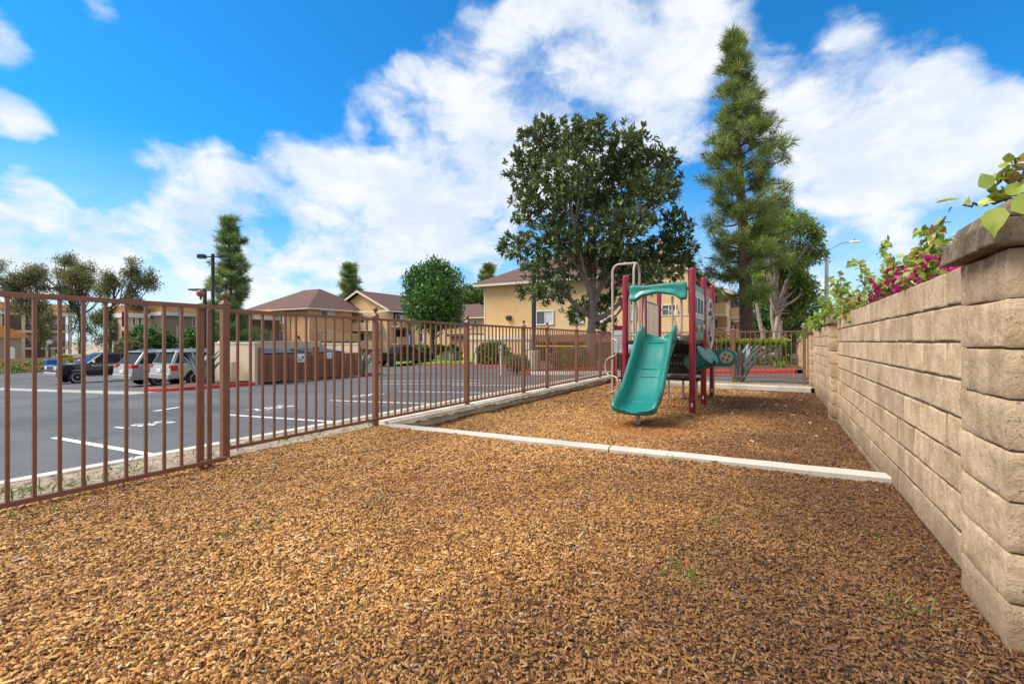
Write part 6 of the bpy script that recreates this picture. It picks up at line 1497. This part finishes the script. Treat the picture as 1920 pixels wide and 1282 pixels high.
# round broad tree on the lawn
b = at(812, 668, 50); bz = -1.2
broad_tree('round_tree', 'dense round evergreen tree on the lawn between the two roofs', 'tree', (b.x, b.y, bz), [(b.x, b.y, bz), (b.x, b.y, bz + 1.2), (b.x, b.y, bz + 3.2)], .22,
    blobs_px([(815, 512, 34, 24), (790, 530, 34, 30, .8), (835, 535, 34, 32, -.6), (785, 568, 32, 30), (815, 560, 42, 36, -1.4), (838, 575, 32, 30, .8), (800, 590, 38, 22, -.6), (835, 598, 32, 20, .2), (805, 604, 34, 18, .5)], 50), 2300, 8, .36, .19, 'small', 'ficus', 'oak_bark', shell=.40, twig=.05, base_t=.5, jit=.18)
for (px, py, r, Z, lab, m_) in ((880, 560, 26, 92, 'dark leafy tree behind the small tan wing', 'broad'), (862, 572, 18, 96, 'smaller leafy tree left of the narrow pine top', 'ficus')):
    b = at(px, 700, Z); broad_tree('leafy_tree', lab, 'tree', (b.x, b.y, -1.95), [(b.x, b.y, -1.95), (b.x, b.y, 1), (b.x, b.y, 3.5)], .3, blobs_px([(px, py, r, r * .85), (px - r * .6, py + r * .5, r * .7, r * .7), (px + r * .6, py + r * .6, r * .7, r * .7)], Z), 500, 8, .7, .4, 'small', m_, 'oak_bark', twig=.03, jit=.3)
# spreading pale trunked trees behind the pine, near the wall
b = at(1452, 690, 27); bz = 0
tr3 = [[(0, 0, -.1), (.03, 0, 1.2), (.15, .1, 2.4), (.5, .2, 3.6)], [(-.45, .1, -.1), (-.5, .1, 1.0), (-.75, .1, 2.3), (-.9, 0, 3.4)], [(.12, .3, -.1), (.05, .3, 1.3), (-.12, .3, 2.5), (-.1, .2, 3.6)]]
broad_tree('spreading_tree', 'spreading light green tree with several pale trunks, right of the tall pine', 'tree', (b.x, b.y, bz), [(b.x, b.y, bz), (b.x, b.y, bz + 1.2), (b.x, b.y, bz + 2.2), (b.x + .2, b.y, bz + 3.4)], .16,
    clumps(blobs_px([(1480, 420, 36, 28, .3), (1510, 440, 26, 28), (1455, 455, 46, 36, -1), (1500, 480, 38, 32, .6), (1465, 510, 44, 30, .8), (1505, 530, 26, 24, -.3), (1440, 540, 40, 28, 1), (1485, 560, 34, 24, .2), (1450, 420, 30, 24, 1.0), (1480, 590, 28, 20, 1)], 27), 4, .55, .85), 2900, 9, .19, .10, 'small', 'broad', 'pale_bark', shell=.42, twig=.12, jit=.12, trunks=tr3, base_t=.66, limb_r=.34)
b = at(1462, 690, 33)
broad_tree('leafy_tree', 'yellow green tree showing through the right side of the pine', 'tree', (b.x, b.y, -.2), [(b.x, b.y, -.2), (b.x, b.y, 1.5), (b.x + .1, b.y, 3.5)], .2, blobs_px([(1440, 400, 40, 34), (1470, 440, 40, 34), (1420, 450, 36, 36), (1450, 500, 44, 34), (1420, 520, 34, 28)], 33), 800, 8, .24, .13, 'small', 'broad_yellow', 'pale_bark', twig=.06, jit=.15, base_t=.35)
b = at(1488, 690, 40)
broad_tree('leafy_tree', 'dark low tree behind the pale trunks at the far end of the wall', 'tree', (b.x, b.y, -.2), [(b.x, b.y, -.2), (b.x, b.y, 1.2), (b.x, b.y, 2.5)], .2, blobs_px([(1450, 590, 40, 30), (1490, 600, 36, 30), (1510, 575, 28, 26), (1470, 565, 40, 28), (1430, 600, 30, 30)], 40), 900, 8, .34, .2, 'small', 'ficus', 'oak_bark', twig=.03, jit=.2, base_t=.45)
# grey olive coloured trees on the left
OL = [
 ('feathery grey green tree at the far left edge of the picture', 62, 30, [(20, 510, 40, 28), (50, 525, 30, 28), (5, 545, 36, 30), (40, 560, 40, 26), (62, 590, 26, 30), (75, 630, 26, 26), (90, 600, 18, 20)], (72, 700), .22, 1600),
 ('tallest feathery grey tree with dense middle, above the left fence panel', 66, 34, [(125, 490, 26, 20), (100, 515, 34, 26), (140, 520, 42, 30), (165, 505, 26, 22), (180, 530, 24, 24), (110, 545, 34, 20), (150, 550, 34, 20), (145, 590, 18, 26), (160, 630, 24, 26)], (150, 700), .26, 1900),
 ('leaning grey green tree with twisted limbs right of the tallest feathery tree', 60, 34, [(255, 508, 24, 20), (275, 525, 26, 22), (245, 535, 24, 22), (210, 525, 20, 22), (200, 545, 18, 14), (262, 570, 28, 12), (190, 600, 30, 28), (205, 625, 26, 22)], (205, 700), .24, 1500)]
for lab, Z, _, bl, (tx, ty), r0_, ncl in OL:
    b = at(tx, 700, Z); broad_tree('feathery_tree', lab, 'tree', (b.x, b.y, -1.95), [(b.x, b.y, -1.95), (b.x + .1, b.y, -.6), tuple(at(tx + 3, 625, Z)), tuple(at(tx - 4, 575, Z))], r0_, clumps(blobs_px(bl, Z, .95), 5, .40, .9), ncl, 9, .32, .12, 'small', 'olive', 'oak_bark', group='feathery trees beyond the parked cars', shell=.5, twig=.10, jit=.28, spread=1.2, base_t=.5, limb_r=.40, hubs=4)
# shrubs beyond the cars
for px, py, rx, rz, Z, lab, m_, n_ in ((272, 640, 34, 30, 56, 'dark green rounded shrub against the beige block, left of its corner', 'ficus', 420), (303, 645, 22, 24, 57, 'dark green shrub at the corner of the grey tan block', 'ficus', 260), (362, 643, 24, 26, 57, 'bright dark green shrub in front of the blank end wall', 'ficus', 300), (240, 652, 24, 16, 53, 'pale dusty shrub in front of the dark rounded shrubs', 'olive', 220), (118, 677, 14, 10, 50, 'small green bush over the blue recycling bin', 'hedge', 90)):
    s = Z / 873; zc = at(px, py, Z).z; p = at(px, py, Z); hh = (zc + 1.95) / 2 + rz * s * .5
    shrub('shrub', lab, 'shrub', (p.x, p.y, -1.95), (rx * s, rx * s, hh * 1.0), n_, 9, .42, .22, m_, 'shrubs beyond the parked cars')
# clipped hedges
p = at(22, 690, 44); t_ = shrub('clipped_hedge', 'low bright clipped hedge at the far left edge of the parking lot', 'hedge', (-61.5, p.y + 1.0, -1.80), (.6, 5.5, .42), 900, 6, .22, .12, 'hedge', box=True)
hx0, hx1 = x_at(1335, 20.6), x_at(1468, 20.6)
shrub('clipped_hedge', 'clipped hedge with lime green top behind the blue agave and red kerb', 'hedge', ((hx0 + hx1) / 2, 20.6, .12), ((hx1 - hx0) / 2 + .2, .55, .47), 1500, 7, .085, .05, 'hedge', box=True, base_t=.30)
# lime new growth on its top
n = 900; P = np.stack([rng.uniform(hx0 - .2, hx1 + .2, n), 20.6 + rng.uniform(-.55, .5, n), 1.03 + rng.uniform(0, .10, n)], 1)
hd_top = [o for o in bpy.data.objects if o.name.startswith('clipped_hedge')][-1]
loc_ = np.array(hd_top.location); M['lime'] = leaf_mat('lime_new_growth', [(0, (.20, .30, .02)), (1, (.42, .52, .03))], .45, .35)
leaves_on('new_growth', hd_top, 'lime', P - loc_, np.tile([0, 0, 1.0], (n, 1)), 6, .09, .05, 'small', 1, .4, jit=.03)
for (x0, x1, y, z0, hgt, lab, n_) in ((1032, 1108, 19.3, .0, .95, 'rounded olive hedge between the tan pedestal and the magnolia trunk', 700), (1128, 1165, 19.6, .0, .95, 'rounded olive hedge to the right of the magnolia trunk', 420)):
    xa, xb = x_at(x0, y), x_at(x1, y); p = Vector(((xa + xb) / 2, y, island_z(xa, y)))
    shrub('clipped_hedge', lab, 'hedge', tuple(p), ((xb - xa) / 2, .7, hgt / 1.95), n_, 8, .10, .055, 'bush')
# bushes on the corner island
for px, py, w_, hgt, Z, lab, m_, n_ in ((970, 683, 26, .62, 21.2, 'olive bush with bare stems left of the tan pedestal', 'bush', 420), (925, 672, 34, 1.35, 36, 'dark flat topped bush behind the near white sign post', 'ficus', 500), (905, 668, 16, 1.1, 38, 'green bush at the corner of the yellow building', 'broad', 260)):
    p = at(px, py, Z); s = Z / 873
    shrub('shrub', lab, 'shrub', (p.x, p.y, lot_z(p.x) + .12), (w_ * s, w_ * s * .8, hgt * .62), n_, 8, .085 if Z < 25 else .2, .05 if Z < 25 else .12, m_, 'bushes in front of the yellow building')
p = at(1200, 650, 33); shrub('shrub', 'green bush below the corner balcony behind the play tower', 'shrub', (p.x + 3.4, p.y, -.2), (1.1, 1.0, .95), 420, 8, .18, .10, 'broad', 'bushes in front of the yellow building')
for px, Z, w_, lab in ((790, 57, 20, 'dark shrub row left under the round tree'), (822, 57, 16, 'dark shrub under the round tree trunk'), (850, 56, 14, 'dark shrub by the porch of the small tan wing')):
    p = at(px, 660, Z); shrub('shrub', lab, 'shrub', (p.x, p.y, at(px, 662, Z).z - .5), (w_ * Z / 873, .8, .75), 260, 7, .3, .18, 'ficus', 'dark shrubs under the round tree')
p = at(836, 672, 48); t = thing('grass_clump', 'dry yellow ornamental grass clump beside the orange red cone', 'plant', (p.x, p.y, lot_z(p.x) + .12))
n = 260; Q = rng.normal(size=(n, 3)) * np.array([.25, .25, 0]); o = link('blades', leaf_mesh('blades', Q, unit(rdir(n) * .6 + np.array([0, 0, 1])), rdir(n), rng.uniform(.7, 1.4, n), .05, rng.random(n), 'blade'), 'broad_yellow', t); o['kind'] = 'stuff'
# low plants with orange blossom along the corner island
n = 500; P = []
for k in range(n):
    px = rng.uniform(895, 968); q_ = on_lot(px, rng.uniform(680, 687)); P.append((q_.x, q_.y + rng.uniform(.4, 2.0), lot_z(q_.x) + .12))
P = np.array(P); o = link('ground_cover', leaf_mesh('ground_cover', np.repeat(P, 5, 0), unit(rdir(n * 5) * .5 + np.array([0, 0, 1])), rdir(n * 5), rng.uniform(.3, .8, n * 5), .06, rng.random(n * 5), 'blade'), 'grass'); o['kind'] = 'stuff'
n = 160; P = np.stack([rng.uniform(x_at(1060, 18.6), x_at(1150, 18.6), n), rng.uniform(18.3, 19.0, n), np.zeros(n)], 1); P[:, 2] = [island_z(a, b_) + .08 for a, b_, _ in P]
o = link('red_groundcover', leaf_mesh('red_groundcover', np.repeat(P, 5, 0), rdir(n * 5), rdir(n * 5), .07, .04, rng.random(n * 5), 'small'), 'red_flower'); o['kind'] = 'stuff'
# agaves
def agave(loc, label, n, L, W_, lean=.5, group=None):
    t = thing('agave_plant', label, 'agave', loc, 0, group)
    for k in range(n):
        a = k * 2.399963; e = .12 + lean * (k / n) ** .8 + rng.normal() * .05; l = L * rng.uniform(.8, 1.1); m_ = 9; V = []
        hd = Vector((math.cos(a), math.sin(a), 0)); sd_ = Vector((-math.sin(a), math.cos(a), 0))
        for i in range(m_):
            f = i / (m_ - 1); w = W_ * (.62 + 1.3 * f - 1.92 * f ** 2 if f < .5 else (1 - f) * 1.57) * .5 + .002
            r = .07 + l * f * math.sin(e + .22 * f * f); z = l * f * math.cos(e + .22 * f * f); c = hd * r + Vector((0, 0, z))
            nrm = (hd * -math.cos(e) + Vector((0, 0, math.sin(e)))); V += [c - sd_ * w + nrm * w * .45, c - nrm * w * .10, c + sd_ * w + nrm * w * .45, c - nrm * (w * .10 + .018 * (1 - f))]
        F = [(i * 4 + j, i * 4 + (j + 1) % 4, (i + 1) * 4 + (j + 1) % 4, (i + 1) * 4 + j) for i in range(m_ - 1) for j in range(4)]
        me = MB().add(V, F).mesh('leaf'); me.shade_smooth(); at_ = me.attributes.new('tone', 'FLOAT', 'POINT'); tt = rng.random(); at_.data.foreach_set('value', np.clip([tt + .3 * ((i // 4) / m_ - .5) for i in range(len(V))], 0, 1).astype(np.float32))
        link('leaf', me, 'agave', t)
    return t
p = at(1386, 700, 12.3); agave((x_at(1386, FARF_Y + .42), FARF_Y + .42, .02), 'big blue grey agave right behind the far fence', 18, 1.12, .34, .30)
p = on_lot(392, 724); agave((GX - 1.55, GY0 - 1.35, lot_z(GX - 1.4) + .14), 'green grey agave in the planter left of the trash gates', 13, 1.6, .40, .30)
p = at(690, 700, 25); agave((GX - .9, GY1 + 1.0, lot_z(GX) + .1), 'pale agave squeezed at the right end of the trash gates', 11, 1.3, .30, .38)
o = MB().box((GX - 1.0, GY0 - .62, lot_z(GX) + .05), (GX - .75, GY0 - .37, lot_z(GX) + 1.0)).build('bollard', 'cream_wall', bevel=.02); tag(o, 'short cream post beside the planter agave', 'bollard')
p = at(1462, 670, 19.2); t = thing('low_plant', 'small spiky green plant near the wall end behind the far fence', 'plant', (p.x, 19.2, .1)); n = 90
o = link('blades', leaf_mesh('blades', rng.normal(size=(n, 3)) * np.array([.12, .12, 0]), unit(rdir(n) * .9 + np.array([0, 0, .9])), rdir(n), rng.uniform(.25, .5, n), .05, rng.random(n), 'blade'), 'hedge', t); o['kind'] = 'stuff'
# ------------------------------------------------------------------ flowering vines behind the block wall
def vine(name, label, shoots, leaves_per, L, Wd, m, bracts=None, bract_n=0, bract_m='bract', root=(1.1, 5, 0), cat='vine', base_t=.5, bL=.045, jit=.04):
    t = thing(name, label, cat, root); r0 = Vector(root); st = MB(); P, O = [], []
    for pts in shoots:
        pts = [Vector(p) - r0 for p in pts]; sm = []
        for i in range(len(pts) - 1):
            for f in (0, .25, .5, .75): sm.append(pts[i].lerp(pts[i + 1], f) + Vector(rng.normal(size=3)) * .008)
        sm.append(pts[-1]); k = len(sm); st.tube(sm, [.009 * (1 - .75 * i / (k - 1)) + .0015 for i in range(k)], 5, False)
        n = max(4, int(leaves_per * sum((b_ - a).length for a, b_ in zip(pts, pts[1:]))))
        for j in range(n):
            f = (j + rng.random()) / n * (k - 1); i = min(k - 2, int(f)); q = sm[i].lerp(sm[i + 1], f - i); P.append(q); d_ = (sm[i + 1] - sm[i]).normalized()
            O.append(Vector(rng.normal(size=3)) * .9 + d_ * .5 + Vector((0, 0, .1)))
    st.build('stem', 'stem', t, smooth=60)['kind'] = 'stuff'
    P = np.array([tuple(p) for p in P]); O = unit(np.array([tuple(p) for p in O])); n = len(P)
    N = unit(rdir(n) * .7 + np.array([-.25, -.35, .8])); s = rng.uniform(.6, 1.3, n)
    o = link('foliage', leaf_mesh('foliage', P + rng.normal(size=P.shape) * jit * .3, O, N, L * s, Wd * s, base_t + rng.normal(size=n) * .24, 'ovate'), m, t); o['kind'] = 'stuff'
    if bracts:
        Q = np.concatenate([np.array(c)[None] - np.array(root) + rng.normal(size=(bract_n, 3)) * np.array(sp) for c, sp in bracts]); n = len(Q)
        o = link('bracts', leaf_mesh('bracts', np.repeat(Q, 4, 0), rdir(n * 4), rdir(n * 4), bL * rng.uniform(.7, 1.2, n * 4), bL * .8, np.repeat(rng.random(n), 4), 'leaf'), bract_m, t); o['kind'] = 'stuff'
    return t
def wp(px, py, x): return at(px, py, depth_x(px, x))
# close shoots over the big pillar
sh = [[(.95, 2.95, 1.2), tuple(at(1900, 390, 1.78)), tuple(at(1868, 345, 1.78)), tuple(at(1895, 310, 1.75))], [tuple(at(1925, 385, 1.7)), tuple(at(1880, 372, 1.72)), tuple(at(1840, 380, 1.74)), tuple(at(1805, 384, 1.76))],
      [tuple(at(1930, 380, 1.8)), tuple(at(1900, 350, 1.8)), tuple(at(1880, 318, 1.8))], [tuple(at(1930, 340, 1.8)), tuple(at(1905, 318, 1.8)), tuple(at(1912, 298, 1.8))], [tuple(at(1960, 400, 1.7)), tuple(at(1935, 360, 1.7)), tuple(at(1915, 330, 1.7))]]
vine('bougainvillea_vine', 'young yellow green shoots with large leaves hanging over the near pillar cap', sh, 40, .054, .042, 'vine', root=(1.1, 2.9, 0), base_t=.66)
LB = np.array([tuple(at(px, py, Z)) for px, py, Z in ((1868, 388, 1.60), (1908, 366, 1.52), (1858, 352, 1.70), (1800, 374, 1.74))])
t = [o for o in bpy.data.objects if o.name.startswith('bougainvillea_vine')][-1]
toC = Vector((-.3, -.6, .35))
o = link('large_leaf', leaf_mesh('large_leaf', LB - np.array(t.location), unit(np.array([(-.1, -.1, -1), (.3, -.1, -.5), (-.2, .1, .5), (-.8, .2, .1)])), unit(np.array([(-.5, -.85, .15), (-.4, -.7, .6), (-.5, -.7, .2), (-.2, -.3, .9)])), np.array([.105, .10, .07, .07]), np.array([.075, .085, .05, .04]), np.array([.72, .75, .55, .7]), 'ovate'), 'vine', t); o['kind'] = 'stuff'
# magenta bougainvillea along the top of the near wall
sh = []
for k in range(70):
    px = rng.uniform(1600, 1785); x = rng.uniform(.86, 1.25); y0 = y_at(px, x); zt = wp(px, 0, .95); 
    hgt = rng.uniform(.05, .34) * (1.15 if px > 1620 else .8); sh.append([(x + .05, y0 + .1, 1.15), (x, y0, 1.42), (x - rng.uniform(0, .12), y0 - rng.uniform(-.05, .25), 1.47 + hgt * .6), (x - rng.uniform(-.05, .18), y0 - rng.uniform(-.1, .45), 1.47 + hgt)])
for pts in ([(1760, 500), (1735, 470), (1745, 440), (1722, 434)], [(1690, 540), (1668, 500), (1655, 470), (1662, 452)], [(1640, 540), (1622, 510), (1612, 492), (1592, 498)], [(1790, 470), (1765, 462), (1752, 448)], [(1720, 520), (1712, 492), (1700, 480)]):
    sh.append([tuple(wp(px, py, .92)) for px, py in pts])
br = [(tuple(wp(px, py, .84)), (.05, .11, .045)) for px, py in ((1680, 520), (1690, 538), (1650, 548), (1665, 555), (1700, 516), (1635, 560), (1720, 520), (1748, 492), (1782, 492), (1655, 528))]
vine('bougainvillea_vine', 'magenta flowering bougainvillea spilling over the top of the near block wall', sh, 64, .060, .044, 'vine', br, 9, root=(1.15, 4.8, 0), base_t=.64, bL=.040)
# green trumpet vine with orange flowers further along
sh = []
for k in range(130):
    px = rng.uniform(1518, 1612); x = rng.uniform(.80, 1.6); y0 = y_at(px, x); hgt = rng.uniform(-.05, .56) * (1.1 if px > 1545 else .7)
    sh.append([(x + .1, y0 + .2, 1.0), (x, y0, 1.35), (x - rng.uniform(0, .2), y0 - rng.uniform(-.3, .4), 1.42 + hgt * .6), (x - rng.uniform(-.1, .28), y0 - rng.uniform(-.4, .6), 1.42 + hgt)])
br = [(tuple(wp(px, py, .80)), (.03, .10, .03)) for px, py in ((1590, 568), (1590, 590), (1577, 563))]
vine('trumpet_vine', 'bright green vine with orange blossoms piled on the wall above the slim pillar', sh, 42, .085, .060, 'vine', br, 3, 'orange', root=(1.2, 8.6, 0), base_t=.55, bL=.05)
sh = []
for k in range(60):
    px = rng.uniform(1478, 1530); x = rng.uniform(.80, 1.9); y0 = min(26, y_at(px, x)); hgt = rng.uniform(-.1, .45)
    sh.append([(x + .1, y0 + .2, .8), (x, y0, 1.1), (x - rng.uniform(0, .2), y0 - rng.uniform(-.3, .4), 1.2 + hgt * .6), (x - rng.uniform(-.1, .3), y0 - rng.uniform(-.4, .6), 1.2 + hgt)])
vine('climbing_plant', 'green climbing plant over the farthest stretch of block wall', sh, 30, .11, .08, 'hedge', root=(1.2, 14.5, 0), base_t=.55)
